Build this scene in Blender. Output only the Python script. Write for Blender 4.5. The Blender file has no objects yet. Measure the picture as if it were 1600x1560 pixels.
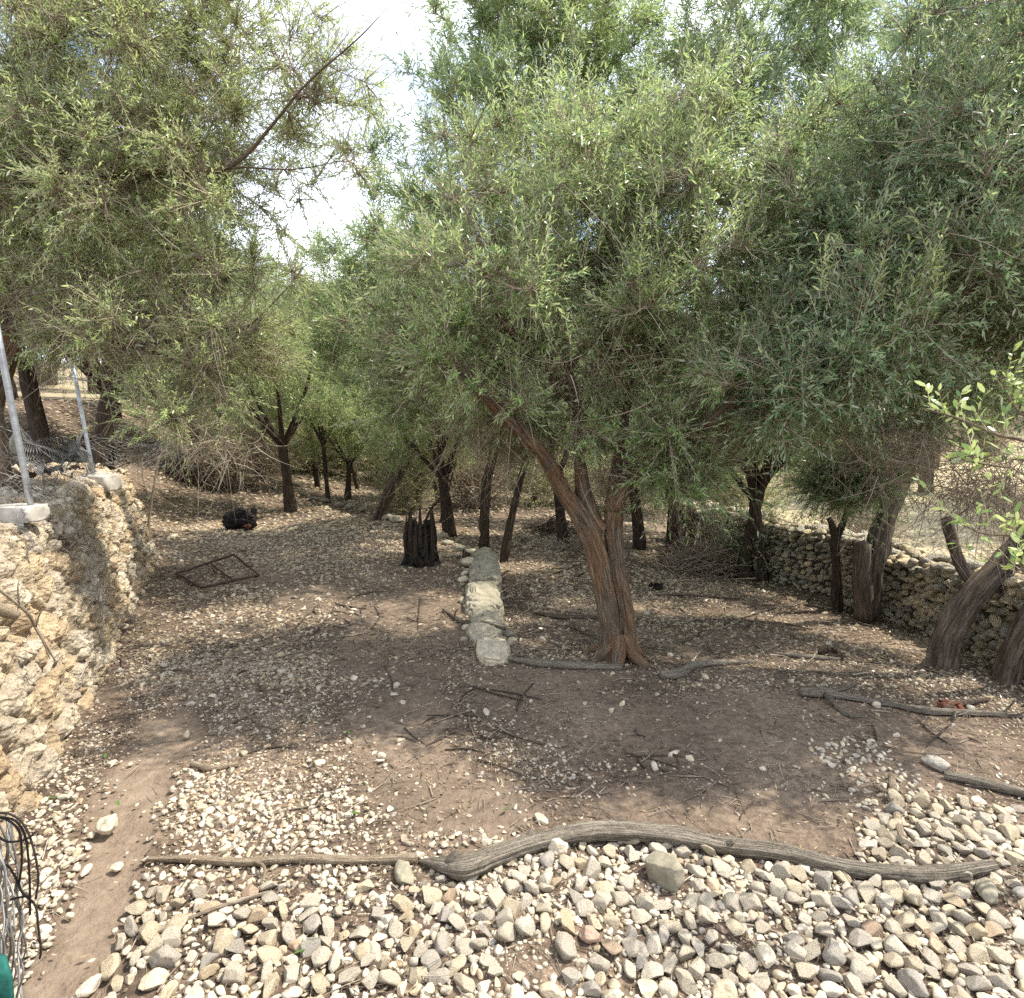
import bpy, math, random
import numpy as np
from mathutils import Vector, Matrix
R = math.radians
rng = np.random.default_rng(7)
random.seed(7)
sc = bpy.context.scene
COL = sc.collection

# ------------------------------------------------------------------ camera
CAM = np.array([0.0, 0.0, 1.6]); F = 960.0; PITCH = -math.atan(120 / 960)
cam = bpy.data.cameras.new('camera'); cam.lens = 21.6; cam.sensor_width = 36; cam.clip_start = 0.05; cam.clip_end = 1000
camo = bpy.data.objects.new('camera', cam); COL.objects.link(camo)
camo.location = CAM; camo.rotation_euler = (math.pi / 2 + PITCH, 0, 0); sc.camera = camo

# ------------------------------------------------------------------ light
SUN_EL, SUN_ROT, SUN_E, SKY_S = R(59), R(78), 4.0, 0.15
w = bpy.data.worlds.new("World"); sc.world = w; w.use_nodes = True
nt = w.node_tree; nt.nodes.clear()
out = nt.nodes.new('ShaderNodeOutputWorld'); bg = nt.nodes.new('ShaderNodeBackground')
sky = nt.nodes.new('ShaderNodeTexSky'); sky.sky_type = 'NISHITA'; sky.sun_disc = False
sky.sun_elevation = SUN_EL; sky.sun_rotation = SUN_ROT
sky.air_density = 1.0; sky.dust_density = 1.5
tc = nt.nodes.new('ShaderNodeTexCoord'); no = nt.nodes.new('ShaderNodeTexNoise')
no.inputs['Scale'].default_value = 2.6; no.inputs['Detail'].default_value = 6; no.inputs['Roughness'].default_value = 0.55
rp = nt.nodes.new('ShaderNodeValToRGB'); rp.color_ramp.elements[0].position = 0.40; rp.color_ramp.elements[1].position = 0.60
mx = nt.nodes.new('ShaderNodeMix'); mx.data_type = 'RGBA'
mx.inputs[7].default_value = (8.4, 8.9, 9.8, 1)      # lit white cloud, in the sky texture's own units
nt.links.new(tc.outputs['Generated'], no.inputs['Vector']); nt.links.new(no.outputs['Fac'], rp.inputs[0])
nt.links.new(rp.outputs[0], mx.inputs[0]); nt.links.new(sky.outputs[0], mx.inputs[6])
nt.links.new(mx.outputs[2], bg.inputs[0]); bg.inputs[1].default_value = SKY_S; nt.links.new(bg.outputs[0], out.inputs[0])
sl = bpy.data.lights.new('sun', 'SUN'); sl.energy = SUN_E; sl.angle = R(0.53); sl.color = (1.0, 0.94, 0.84)
slo = bpy.data.objects.new('sun', sl); COL.objects.link(slo)
sdir = Vector((math.sin(SUN_ROT) * math.cos(SUN_EL), math.cos(SUN_ROT) * math.cos(SUN_EL), math.sin(SUN_EL)))
slo.rotation_euler = sdir.to_track_quat('Z', 'Y').to_euler(); slo.location = sdir * 20
vs = sc.view_settings; vs.view_transform = 'Standard'; vs.look = 'None'; vs.gamma = 1; vs.exposure = 1.0
sc.cycles.max_bounces = 7; sc.cycles.diffuse_bounces = 4; sc.cycles.glossy_bounces = 2
sc.cycles.transmission_bounces = 4; sc.cycles.sample_clamp_indirect = 4; sc.cycles.caustics_reflective = False
sc.cycles.use_denoising = False

# ------------------------------------------------------------------ helpers
cp, sp = math.cos(PITCH), math.sin(PITCH)
def ray(px, py):
    x = (px - 800) / F; u = -(py - 780) / F
    return np.array([x, cp - sp * u, sp + cp * u])
def P(px, py, Y):                      # point on the sight line of a photo pixel at world depth Y
    d = ray(px, py); return CAM + d * (Y / d[1])
def proj(x, y, z):                     # world -> photo pixels
    dz = z - 1.6; f = y * cp + dz * sp; u = -y * sp + dz * cp
    f = np.where(f > 0.05, f, 0.05)
    return 800 + F * x / f, 780 - F * u / f
def dpt(g): return g[1] * cp + (g[2] - 1.6) * sp      # distance along the view axis
def sstep(a, b, x):
    t = np.clip((x - a) / (b - a), 0, 1); return t * t * (3 - 2 * t)
def hsh(i, j, k, s=0):
    n = (i * 374761393 + j * 668265263 + k * 1274126177 + s * 2147483647) & 0xffffffff
    n = ((n ^ (n >> 13)) * 1274126177) & 0xffffffff
    n = ((n ^ (n >> 16)) * 2246822519) & 0xffffffff
    return ((n ^ (n >> 15)) & 0xffffff) / float(0xffffff)
def noise(x, y, z=0.0, s=0):
    x, y, z = np.broadcast_arrays(np.asarray(x, float), np.asarray(y, float), np.asarray(z, float))
    i, j, k = np.floor(x).astype(np.int64), np.floor(y).astype(np.int64), np.floor(z).astype(np.int64)
    a, b, c = x - i, y - j, z - k
    a, b, c = a * a * (3 - 2 * a), b * b * (3 - 2 * b), c * c * (3 - 2 * c)
    r = 0
    for di in (0, 1):
        for dj in (0, 1):
            for dk in (0, 1):
                r = r + hsh(i + di, j + dj, k + dk, s) * (a if di else 1 - a) * (b if dj else 1 - b) * (c if dk else 1 - c)
    return r * 2 - 1
def fbm(x, y, z=0.0, o=4, s=0):
    r = 0; a = 1; t = 0
    for q in range(o):
        r = r + a * noise(x * 2**q, y * 2**q, z * 2**q, s + q); t += a; a *= 0.5
    return r / t
def worley(x, y, z=0.0, s=0):          # F1, F2, cell id
    x, y, z = np.broadcast_arrays(np.asarray(x, float), np.asarray(y, float), np.asarray(z, float))
    i, j, k = np.floor(x).astype(np.int64), np.floor(y).astype(np.int64), np.floor(z).astype(np.int64)
    f1 = np.full(x.shape, 9.); f2 = f1.copy(); idd = np.zeros(x.shape)
    for a in (-1, 0, 1):
        for b in (-1, 0, 1):
            for c in (-1, 0, 1):
                I, J, K = i + a, j + b, k + c
                d = np.sqrt((I + hsh(I, J, K, s) - x)**2 + (J + hsh(I, J, K, s + 1) - y)**2 + (K + hsh(I, J, K, s + 2) - z)**2)
                n = d < f1
                f2 = np.where(n, f1, np.minimum(f2, d)); idd = np.where(n, hsh(I, J, K, s + 3), idd); f1 = np.where(n, d, f1)
    return f1, f2, idd

# --- ground height: upper terrace behind the left wall, low ledge in the middle, lower ground to the right
WB = np.array([(-0.9, -0.4), (-1.6, 1.4), (-2.15, 2.6), (-2.75, 4.0), (-3.45, 5.4), (-4.1, 6.9)])   # foot of the left wall
LE = np.array([(0.05, 3.7), (-0.10, 4.3), (-0.24, 5.5), (-0.36, 7.2), (-0.8, 8.2), (-2.4, 10.0), (-5.0, 13.0), (-9, 17)])   # terrace edge
def wall_x(y): return np.interp(y, WB[:, 1], WB[:, 0])
def ledge_x(y): return np.interp(y, LE[:, 1], LE[:, 0])
def H(x, y, fine=True):
    x = np.asarray(x, float); y = np.asarray(y, float)
    z = 0.03 * fbm(x * 0.6, y * 0.6, 3.3, 3)
    # right of the ledge the ground is lower
    dl = x - ledge_x(y)
    z = z - 0.24 * sstep(3.9, 6.5, y) * sstep(0.0, 0.10 + 0.03 * np.maximum(y - 7.5, 0), dl)
    z = z - 0.16 * sstep(0.3, 3.2, x) * sstep(2.0, 4.2, y)
    # upper left terrace
    up = 0.98 + 0.55 * sstep(6, 11, y) + 0.05 * fbm(x * 1.1, y * 1.1, 7, 3)
    fr = sstep(0.20, 0.34, wall_x(y) - x)                     # behind the wall face
    slope = sstep(0.1, 3.4, (-3.9 - 0.32 * (y - 6.9)) - x)    # earth slope beyond the wall's end
    k = np.where(y < 6.75, fr, fr * (1 - sstep(6.75, 6.95, y)) + slope * sstep(6.75, 6.95, y))
    z = z + up * k
    z = z + 0.85 * sstep(2.0, 9, x - 5) * sstep(3, 12, y) * 0.35
    z = z + 5.0 * sstep(14, 75, np.hypot(x, y)) + 0.5 * sstep(10, 16, np.hypot(x, y)) * sstep(0.5, -8, x)
    if fine:
        z = z + 0.012 * fbm(x * 5, y * 5, 1.1, 3) + 0.0035 * noise(x * 38, y * 38, 0.5)
    return z
def at(px, py):                        # photo pixel -> ground point
    d = ray(px, py); t = 0.8
    for q in range(4000):
        p = CAM + d * t
        if p[2] <= H(p[0], p[1], False): break
        t += 0.01 + t * 0.002
    return np.array([p[0], p[1], float(H(p[0], p[1]))])

# ------------------------------------------------------------------ materials
class NT:
    def __init__(s, name, rough=0.9):
        s.m = bpy.data.materials.new(name); s.m.use_nodes = True; s.t = s.m.node_tree
        s.b = s.t.nodes['Principled BSDF']; s.b.inputs['Roughness'].default_value = rough
        s.b.inputs['Specular IOR Level'].default_value = 0.25; s._tc = None
    def n(s, k, **kw):
        o = s.t.nodes.new(k)
        for a, v in kw.items(): setattr(o, a, v)
        return o
    def l(s, a, b): s.t.links.new(a, b)
    def coord(s, which='Object', scale=(1, 1, 1)):
        if s._tc is None: s._tc = s.n('ShaderNodeTexCoord')
        mp = s.n('ShaderNodeMapping'); mp.inputs['Scale'].default_value = scale
        s.l(s._tc.outputs[which], mp.inputs[0]); return mp.outputs[0]
    def noise(s, sc_, det=5, rough=0.6, co=None, dist=0):
        o = s.n('ShaderNodeTexNoise'); o.inputs['Scale'].default_value = sc_; o.inputs['Detail'].default_value = det
        o.inputs['Roughness'].default_value = rough; o.inputs['Distortion'].default_value = dist
        s.l(co or s.coord(), o.inputs['Vector']); return o.outputs['Fac']
    def ramp(s, fac, cols, interp='LINEAR'):
        o = s.n('ShaderNodeValToRGB'); e = o.color_ramp.elements; o.color_ramp.interpolation = interp
        while len(e) < len(cols): e.new(0.5)
        for q, (p, c) in enumerate(cols):
            e[q].position = p; e[q].color = (*(c if isinstance(c, tuple) else (c, c, c)), 1)
        s.l(fac, o.inputs[0]); return o.outputs[0]
    def mix(s, f, a, b, mode='MIX'):
        o = s.n('ShaderNodeMix', data_type='RGBA', blend_type=mode)
        for i, v in ((0, f), (6, a), (7, b)):
            if hasattr(v, 'links') or hasattr(v, 'is_linked'): s.l(v, o.inputs[i])
            elif i == 0: o.inputs[0].default_value = v
            else: o.inputs[i].default_value = (*v, 1)
        return o.outputs[2]
    def math(s, op, a, b=0.0):
        o = s.n('ShaderNodeMath', operation=op)
        for i, v in ((0, a), (1, b)):
            if hasattr(v, 'is_linked'): s.l(v, o.inputs[i])
            else: o.inputs[i].default_value = v
        return o.outputs[0]
    def bump(s, hgt, strength=0.5, dist=0.01, prev=None):
        o = s.n('ShaderNodeBump'); o.inputs['Strength'].default_value = strength; o.inputs['Distance'].default_value = dist
        s.l(hgt, o.inputs['Height'])
        if prev is not None: s.l(prev, o.inputs['Normal'])
        return o.outputs[0]
    def done(s, col=None, nor=None):
        if col is not None:
            if hasattr(col, 'is_linked'): s.l(col, s.b.inputs['Base Color'])
            else: s.b.inputs['Base Color'].default_value = (*col, 1)
        if nor is not None: s.l(nor, s.b.inputs['Normal'])
        return s.m
def rnd_island(s):
    g = s.n('ShaderNodeNewGeometry'); o = s.n('ShaderNodeObjectInfo')
    return s.math('FRACT', s.math('ADD', g.outputs['Random Per Island'], o.outputs['Random']))

def m_ground():
    s = NT('soil', 0.95); co = s.coord()
    a = s.ramp(s.noise(0.9, 6, 0.62, co), [(0.34, (0.082, 0.058, 0.041)), (0.50, (0.145, 0.104, 0.073)), (0.66, (0.245, 0.182, 0.128))])
    b = s.ramp(s.noise(28, 5, 0.7, co), [(0.36, (0.40, 0.38, 0.36)), (0.5, (1, 1, 1)), (0.66, (1.65, 1.65, 1.65))])
    c = s.mix(1.0, a, b, 'MULTIPLY')
    v = s.n('ShaderNodeTexVoronoi'); v.inputs['Scale'].default_value = 70; s.l(co, v.inputs['Vector'])
    chip = s.ramp(v.outputs['Distance'], [(0.16, 1.0), (0.26, 0.0)])
    pick = s.ramp(v.outputs['Color'], [(0.52, 0.0), (0.56, 1.0)], 'LINEAR')
    f = s.math('MULTIPLY', chip, pick)
    at_ = s.n('ShaderNodeAttribute', attribute_name='litter')
    f = s.math('MULTIPLY', f, at_.outputs['Fac'])
    c = s.mix(f, c, (0.42, 0.35, 0.27))
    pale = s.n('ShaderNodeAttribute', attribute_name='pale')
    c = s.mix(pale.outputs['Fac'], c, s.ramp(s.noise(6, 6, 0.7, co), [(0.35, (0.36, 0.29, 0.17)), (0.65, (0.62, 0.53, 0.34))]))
    path = s.n('ShaderNodeAttribute', attribute_name='path')
    c = s.mix(path.outputs['Fac'], c, s.ramp(s.noise(11, 8, 0.75, co), [(0.35, (0.19, 0.140, 0.098)), (0.65, (0.33, 0.255, 0.185))]))
    n1 = s.bump(s.noise(55, 6, 0.75, co), 0.9, 0.012)
    n2 = s.bump(s.noise(9, 4, 0.6, co), 0.6, 0.05, n1)
    return s.done(c, n2)
def m_stone(name, cols, sc_=18, dirt=(0.16, 0.115, 0.08)):
    s = NT(name, 0.88); co = s.coord()
    r = rnd_island(s)
    c = s.mix(1.0, s.ramp(r, cols, 'LINEAR'), (0.98, 0.95, 0.90), 'MULTIPLY')
    sp_ = s.ramp(s.noise(sc_, 8, 0.75, co), [(0.30, (0.52, 0.48, 0.42)), (0.47, (0.90, 0.90, 0.90)), (0.66, (1.32, 1.31, 1.29))])
    c = s.mix(1.0, c, sp_, 'MULTIPLY')
    d = s.ramp(s.noise(sc_ * 0.5, 5, 0.6, co), [(0.52, 0.0), (0.70, 0.75)])
    c = s.mix(d, c, dirt)
    n1 = s.bump(s.noise(sc_ * 3, 7, 0.65, co), 0.45, 0.010)
    n2 = s.bump(s.noise(sc_ * 0.9, 5, 0.6, co), 0.5, 0.03, n1)
    return s.done(c, n2)
STONE_COLS = [(0.0, (0.60, 0.52, 0.38)), (0.14, (0.52, 0.45, 0.33)), (0.26, (0.47, 0.43, 0.36)), (0.38, (0.59, 0.53, 0.42)), (0.50, (0.41, 0.385, 0.345)),
              (0.60, (0.49, 0.44, 0.36)), (0.72, (0.63, 0.58, 0.48)), (0.84, (0.50, 0.455, 0.37)), (0.95, (0.56, 0.47, 0.32)), (0.998, (0.42, 0.31, 0.23))]
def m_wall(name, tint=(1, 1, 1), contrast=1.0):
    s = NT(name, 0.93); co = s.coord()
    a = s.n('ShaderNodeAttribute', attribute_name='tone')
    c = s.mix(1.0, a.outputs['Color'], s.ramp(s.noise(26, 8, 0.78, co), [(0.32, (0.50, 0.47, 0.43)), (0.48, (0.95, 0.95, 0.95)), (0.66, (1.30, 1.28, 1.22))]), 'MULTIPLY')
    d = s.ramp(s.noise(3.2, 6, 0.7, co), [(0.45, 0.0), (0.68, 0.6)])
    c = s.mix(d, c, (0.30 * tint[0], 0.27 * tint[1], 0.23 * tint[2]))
    pv = s.n('ShaderNodeTexVoronoi'); pv.inputs['Scale'].default_value = 38; s.l(s.coord('Object', (1, 1, 1.5)), pv.inputs['Vector'])
    n1 = s.bump(s.noise(70, 8, 0.8, co), 1.0, 0.014)
    n2 = s.bump(pv.outputs['Distance'], 0.8, 0.02, n1)
    return s.done(c, n2)
def m_wood(name, c1, c2, c3, vs_=3.0, us_=22.0, patch=None, bump_=0.8):
    s = NT(name, 0.9); uv = s.coord('UV', (us_, vs_, 1)); co = s.coord()
    a = s.noise(1.0, 7, 0.7, uv, 0.6)
    c = s.ramp(a, [(0.30, c1), (0.50, c2), (0.70, c3)])
    if patch:
        f = s.ramp(s.noise(5.5, 4, 0.6, s.coord('Object', (1, 1, 0.35))), [(0.46, 0.0), (0.54, 0.85)])
        c = s.mix(f, c, s.ramp(a, [(0.35, tuple(v * 0.35 for v in patch)), (0.6, patch)]))
    fine = s.noise(1.0, 8, 0.8, s.coord('UV', (us_ * 3.1, vs_ * 2.6, 1)), 0.3)
    c = s.mix(1.0, c, s.ramp(fine, [(0.36, (0.45, 0.43, 0.41)), (0.50, (1, 1, 1)), (0.66, (1.35, 1.33, 1.3))]), 'MULTIPLY')
    n1 = s.bump(a, bump_, 0.02, s.bump(fine, 0.7, 0.008))
    n2 = s.bump(s.noise(60, 6, 0.7, co), 0.5, 0.008, n1)
    return s.done(c, n2)
def m_leaf(name, a, b, c, under, trans=0.3):
    s = NT(name, 0.36); s.b.inputs['Specular IOR Level'].default_value = 0.55
    g = s.n('ShaderNodeNewGeometry')
    col = s.ramp(g.outputs['Random Per Island'], [(0.0, a), (0.45, b), (0.85, c), (1.0, tuple(min(1, v * 1.25) for v in c))])
    big = s.ramp(s.noise(1.4, 3, 0.5), [(0.35, (0.80, 0.84, 0.84)), (0.65, (1.2, 1.16, 1.04))])
    col = s.mix(1.0, col, big, 'MULTIPLY')
    col = s.mix(g.outputs['Backfacing'], col, under)
    s.l(col, s.b.inputs['Base Color'])
    tr = s.n('ShaderNodeBsdfTranslucent'); s.l(s.mix(1.0, col, (1.2, 1.3, 0.62), 'MULTIPLY'), tr.inputs[0])
    ms = s.n('ShaderNodeMixShader'); ms.inputs[0].default_value = trans
    s.l(s.b.outputs[0], ms.inputs[1]); s.l(tr.outputs[0], ms.inputs[2])
    s.l(ms.outputs[0], s.t.nodes['Material Output'].inputs[0]); return s.m
def m_plain(name, col, rough=0.7, metal=0.0, nscale=30, amp=0.35):
    s = NT(name, rough); s.b.inputs['Metallic'].default_value = metal
    lo = tuple(v * (1 - amp) for v in col); hi = tuple(min(1, v * (1 + amp)) for v in col)
    f = s.noise(nscale, 6, 0.7)
    return s.done(s.ramp(f, [(0.35, lo), (0.65, hi)]), s.bump(f, 0.4, 0.005))
def m_charred():
    s = NT('charred_wood', 0.75); uv = s.coord('UV', (9, 7, 1))
    f = s.noise(1.0, 7, 0.7, uv, 0.5)
    c = s.ramp(f, [(0.40, (0.007, 0.006, 0.006)), (0.55, (0.03, 0.023, 0.02)), (0.68, (0.13, 0.09, 0.07))])
    v = s.n('ShaderNodeTexVoronoi'); v.inputs['Scale'].default_value = 3; s.l(uv, v.inputs['Vector'])
    return s.done(c, s.bump(v.outputs['Distance'], 1.0, 0.05, s.bump(f, 1.0, 0.03)))
M = dict(
    soil=m_ground(),
    stone=m_stone('limestone', STONE_COLS),
    boulder=m_stone('lichened_rock', [(0.0, (0.27, 0.25, 0.19)), (1.0, (0.33, 0.305, 0.24))], 12, (0.085, 0.09, 0.05)),
    dullstone=m_stone('dusty_gravel', [(p, tuple(v * k for v, k in zip(c, (.80, .76, .70)))) for p, c in STONE_COLS]),
    whitestone=m_stone('white_stone', [(0.0, (0.55, 0.50, 0.40)), (1.0, (0.60, 0.53, 0.41))], 16, (0.40, 0.30, 0.18)),
    redstone=m_stone('red_stone', [(0.0, (0.36, 0.26, 0.20)), (1.0, (0.38, 0.28, 0.22))], 16),
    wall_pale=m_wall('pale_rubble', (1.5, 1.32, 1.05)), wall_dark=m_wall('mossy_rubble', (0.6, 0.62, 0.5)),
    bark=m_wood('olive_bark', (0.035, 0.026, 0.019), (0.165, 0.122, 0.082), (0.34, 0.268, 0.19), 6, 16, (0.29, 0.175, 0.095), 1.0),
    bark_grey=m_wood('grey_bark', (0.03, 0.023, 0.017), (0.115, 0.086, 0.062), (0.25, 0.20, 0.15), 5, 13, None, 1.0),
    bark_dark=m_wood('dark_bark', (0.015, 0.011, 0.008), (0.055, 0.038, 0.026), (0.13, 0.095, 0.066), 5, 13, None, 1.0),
    twig=m_wood('twig_bark', (0.15, 0.115, 0.08), (0.30, 0.24, 0.175), (0.48, 0.41, 0.32), 6, 2),
    driftwood=m_wood('weathered_wood', (0.065, 0.052, 0.039), (0.27, 0.23, 0.175), (0.46, 0.41, 0.33), 3.5, 16, None, 1.0),
    palewood=m_wood('pale_dead_wood', (0.12, 0.085, 0.055), (0.42, 0.33, 0.225), (0.60, 0.51, 0.38), 4, 13, None, 1.0),
    darkstick=m_wood('dark_stick', (0.04, 0.03, 0.022), (0.11, 0.085, 0.062), (0.22, 0.18, 0.135), 3, 4),
    charred=m_charred(), ember=m_plain('rotten_red_wood', (0.13, 0.05, 0.028), 0.95, 0, 40, 0.8),
    rust=m_plain('rusty_iron', (0.085, 0.045, 0.035), 0.75, 0.2), galv=m_plain('galvanised_steel', (0.46, 0.49, 0.52), 0.45, 0.75, 22, 0.2),
    wire=m_plain('grey_wire', (0.21, 0.205, 0.19), 0.5, 0.5), blackwire=m_plain('black_stem', (0.025, 0.02, 0.018), 0.7),
    plaster=m_plain('old_concrete', (0.40, 0.37, 0.32), 0.9, 0, 9, 0.35), cloth=m_plain('green_netting', (0.015, 0.10, 0.08), 0.8),
    leafL=m_leaf('olive_leaf_yellow_green', (0.15, 0.205, 0.065), (0.27, 0.345, 0.115), (0.42, 0.49, 0.195), (0.50, 0.54, 0.38), 0.40),
    leafM=m_leaf('olive_leaf_green', (0.08, 0.145, 0.038), (0.155, 0.25, 0.072), (0.29, 0.395, 0.145), (0.42, 0.48, 0.34), 0.38),
    leafR=m_leaf('olive_leaf_grey_green', (0.052, 0.10, 0.038), (0.095, 0.17, 0.065), (0.20, 0.295, 0.13), (0.38, 0.45, 0.34), 0.34),
    leafN=m_leaf('broad_olive_leaf', (0.12, 0.20, 0.06), (0.22, 0.31, 0.09), (0.38, 0.45, 0.16), (0.45, 0.50, 0.33)),
    dryleaf=m_leaf('dry_leaf', (0.13, 0.093, 0.06), (0.24, 0.178, 0.115), (0.38, 0.31, 0.21), (0.38, 0.31, 0.21), 0.1),
    greenleaf=m_leaf('fresh_leaf', (0.06, 0.13, 0.03), (0.08, 0.16, 0.035), (0.11, 0.20, 0.05), (0.16, 0.22, 0.09), 0.2),
)

# ------------------------------------------------------------------ mesh building
def mesh_np(name, V, faces, uv=None, attrs=None, smooth=True):
    """faces: list of (n,3) or (n,4) int arrays"""
    me = bpy.data.meshes.new(name); V = np.asarray(V, np.float32)
    faces = [np.asarray(f, np.int32) for f in faces if len(f)]
    loops = np.concatenate([f.ravel() for f in faces]); tot = np.concatenate([np.full(len(f), f.shape[1], np.int32) for f in faces])
    st = np.concatenate([[0], np.cumsum(tot)[:-1]]).astype(np.int32)
    me.vertices.add(len(V)); me.vertices.foreach_set('co', V.ravel())
    me.loops.add(len(loops)); me.loops.foreach_set('vertex_index', loops)
    me.polygons.add(len(tot)); me.polygons.foreach_set('loop_start', st); me.polygons.foreach_set('loop_total', tot)
    if uv is not None:
        l = me.uv_layers.new(name='UVMap'); l.data.foreach_set('uv', np.asarray(uv, np.float32)[loops].ravel())
    for k, a in (attrs or {}).items():
        a = np.asarray(a, np.float32)
        if a.ndim == 1: x = me.attributes.new(k, 'FLOAT', 'POINT'); x.data.foreach_set('value', a)
        else:
            x = me.attributes.new(k, 'FLOAT_COLOR', 'POINT'); x.data.foreach_set('color', np.concatenate([a, np.ones((len(a), 1), np.float32)], 1).ravel())
    me.update(calc_edges=True)
    if smooth: me.polygons.foreach_set('use_smooth', np.ones(len(tot), bool))
    me.validate(); return me
def link(name, me, mat=None, parent=None, loc=None):
    o = bpy.data.objects.new(name, me); COL.objects.link(o)
    if mat is not None and me is not None and not me.materials: me.materials.append(mat)
    if parent is not None: o.parent = parent
    if loc is not None: o.location = loc
    return o
def tag(o, label=None, cat=None, group=None, kind=None):
    for k, v in (('label', label), ('category', cat), ('group', group), ('kind', kind)):
        if v: o[k] = v
    return o
def empty(name, loc, label, cat, group=None):
    o = bpy.data.objects.new(name, None); COL.objects.link(o); o.location = loc; o.empty_display_size = 0.1
    return tag(o, label, cat, group)
def copy_tree(o, parent=None):
    c = o.copy(); COL.objects.link(c); c.parent = parent
    for ch in list(o.children): copy_tree(ch, c)
    return c
class MB:
    def __init__(s): s.v = []; s.f = {3: [], 4: []}; s.uv = []; s.n = 0
    def add(s, V, Fs, uv=None):
        s.v.append(V); s.uv.append(uv if uv is not None else np.zeros((len(V), 2)))
        for f in Fs:
            f = np.asarray(f)
            if len(f): s.f[f.shape[1]].append(f + s.n)
        s.n += len(V)
    def mesh(s, name, org=(0, 0, 0), smooth=True):
        V = np.concatenate(s.v) - np.asarray(org); fs = [np.concatenate(s.f[k]) for k in (3, 4) if s.f[k]]
        return mesh_np(name, V, fs, np.concatenate(s.uv), smooth=smooth)
def smooth_path(pts, seg=6):
    p = np.asarray(pts, float); n = len(p)
    if n < 3:
        t = np.linspace(0, 1, seg + 1)[:, None]; return p[0] * (1 - t) + p[-1] * t
    q = np.vstack([2 * p[0] - p[1], p, 2 * p[-1] - p[-2]]); o = []
    for i in range(1, n):
        a, b, c, d = q[i - 1], q[i], q[i + 1], q[i + 2]
        for t in np.arange(seg) / seg:
            o.append(0.5 * (2 * b + (c - a) * t + (2 * a - 5 * b + 4 * c - d) * t * t + (3 * b - a - 3 * c + d) * t**3))
    o.append(p[-1]); return np.array(o)
def frames(p):
    t = np.gradient(p, axis=0); t /= np.linalg.norm(t, axis=1)[:, None] + 1e-9
    n = np.zeros_like(p); r = np.array([0.31, 0.85, 0.42]) if abs(t[0][2]) > 0.7 else np.array([0, 0, 1.0])
    a = np.cross(t[0], r); a /= np.linalg.norm(a)
    for i in range(len(p)):
        a = a - t[i] * a.dot(t[i]); a /= np.linalg.norm(a) + 1e-9; n[i] = a
    return t, n, np.cross(t, n)
def tube(mb, pts, rad, sides=10, seg=6, rough=0.12, flute=0.0, seed=0, fscale=2.0, closed=True):
    p = smooth_path(pts, seg); m = len(p)
    r = np.interp(np.linspace(0, 1, m), np.linspace(0, 1, len(rad)), rad)
    t, a, b = frames(p); th = np.linspace(0, 2 * math.pi, sides, endpoint=False)
    L = np.concatenate([[0], np.cumsum(np.linalg.norm(np.diff(p, axis=0), axis=1))])
    cs, sn = np.cos(th)[None], np.sin(th)[None]; LL = L[:, None]
    rr = 1 + rough * fbm(cs * 1.3 + seed, sn * 1.3, LL * 6 * 0.12 / max(rad[0], 0.02), 3, seed)
    if flute: rr = rr + flute * (fbm(cs * fscale + 9, sn * fscale, LL * 1.1 + seed, 3, seed + 5)) - flute * 0.5 * np.abs(noise(cs * 4, sn * 4, LL * 0.8 + seed, 3))
    if flute >= 0.2: rr = rr - 0.10 * np.abs(noise(cs * 6 + seed, sn * 6, LL * 2.2)) ** 0.7 + 0.05 * fbm(cs * 8, sn * 8, LL * 14 + seed, 3, seed)
    rr = rr * r[:, None]
    V = p[:, None, :] + rr[..., None] * (cs[..., None] * a[:, None, :] + sn[..., None] * b[:, None, :])
    V = V.reshape(-1, 3); i = np.arange(m - 1)[:, None] * sides; j = np.arange(sides)[None]; j2 = (j + 1) % sides
    Fq = np.stack([i + j, i + j2, i + sides + j2, i + sides + j], -1).reshape(-1, 4)
    uv = np.stack([np.broadcast_to(np.abs(th / math.pi - 1)[None], (m, sides)), np.broadcast_to(LL + seed * 1.7, (m, sides))], -1).reshape(-1, 2)
    k = len(V); V = np.vstack([V, p[0] - t[0] * r[0] * 0.25, p[-1] + t[-1] * r[-1] * 0.5]); uv = np.vstack([uv, uv[0], uv[-1]])
    jj = np.arange(sides); T = np.concatenate([np.stack([np.full(sides, k), (jj + 1) % sides, jj], -1),
        np.stack([np.full(sides, k + 1), (m - 1) * sides + jj, (m - 1) * sides + (jj + 1) % sides], -1)])
    mb.add(V, [T, Fq], uv); return p, r
def norm(v): return v / (np.linalg.norm(v, axis=-1, keepdims=True) + 1e-9)

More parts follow.
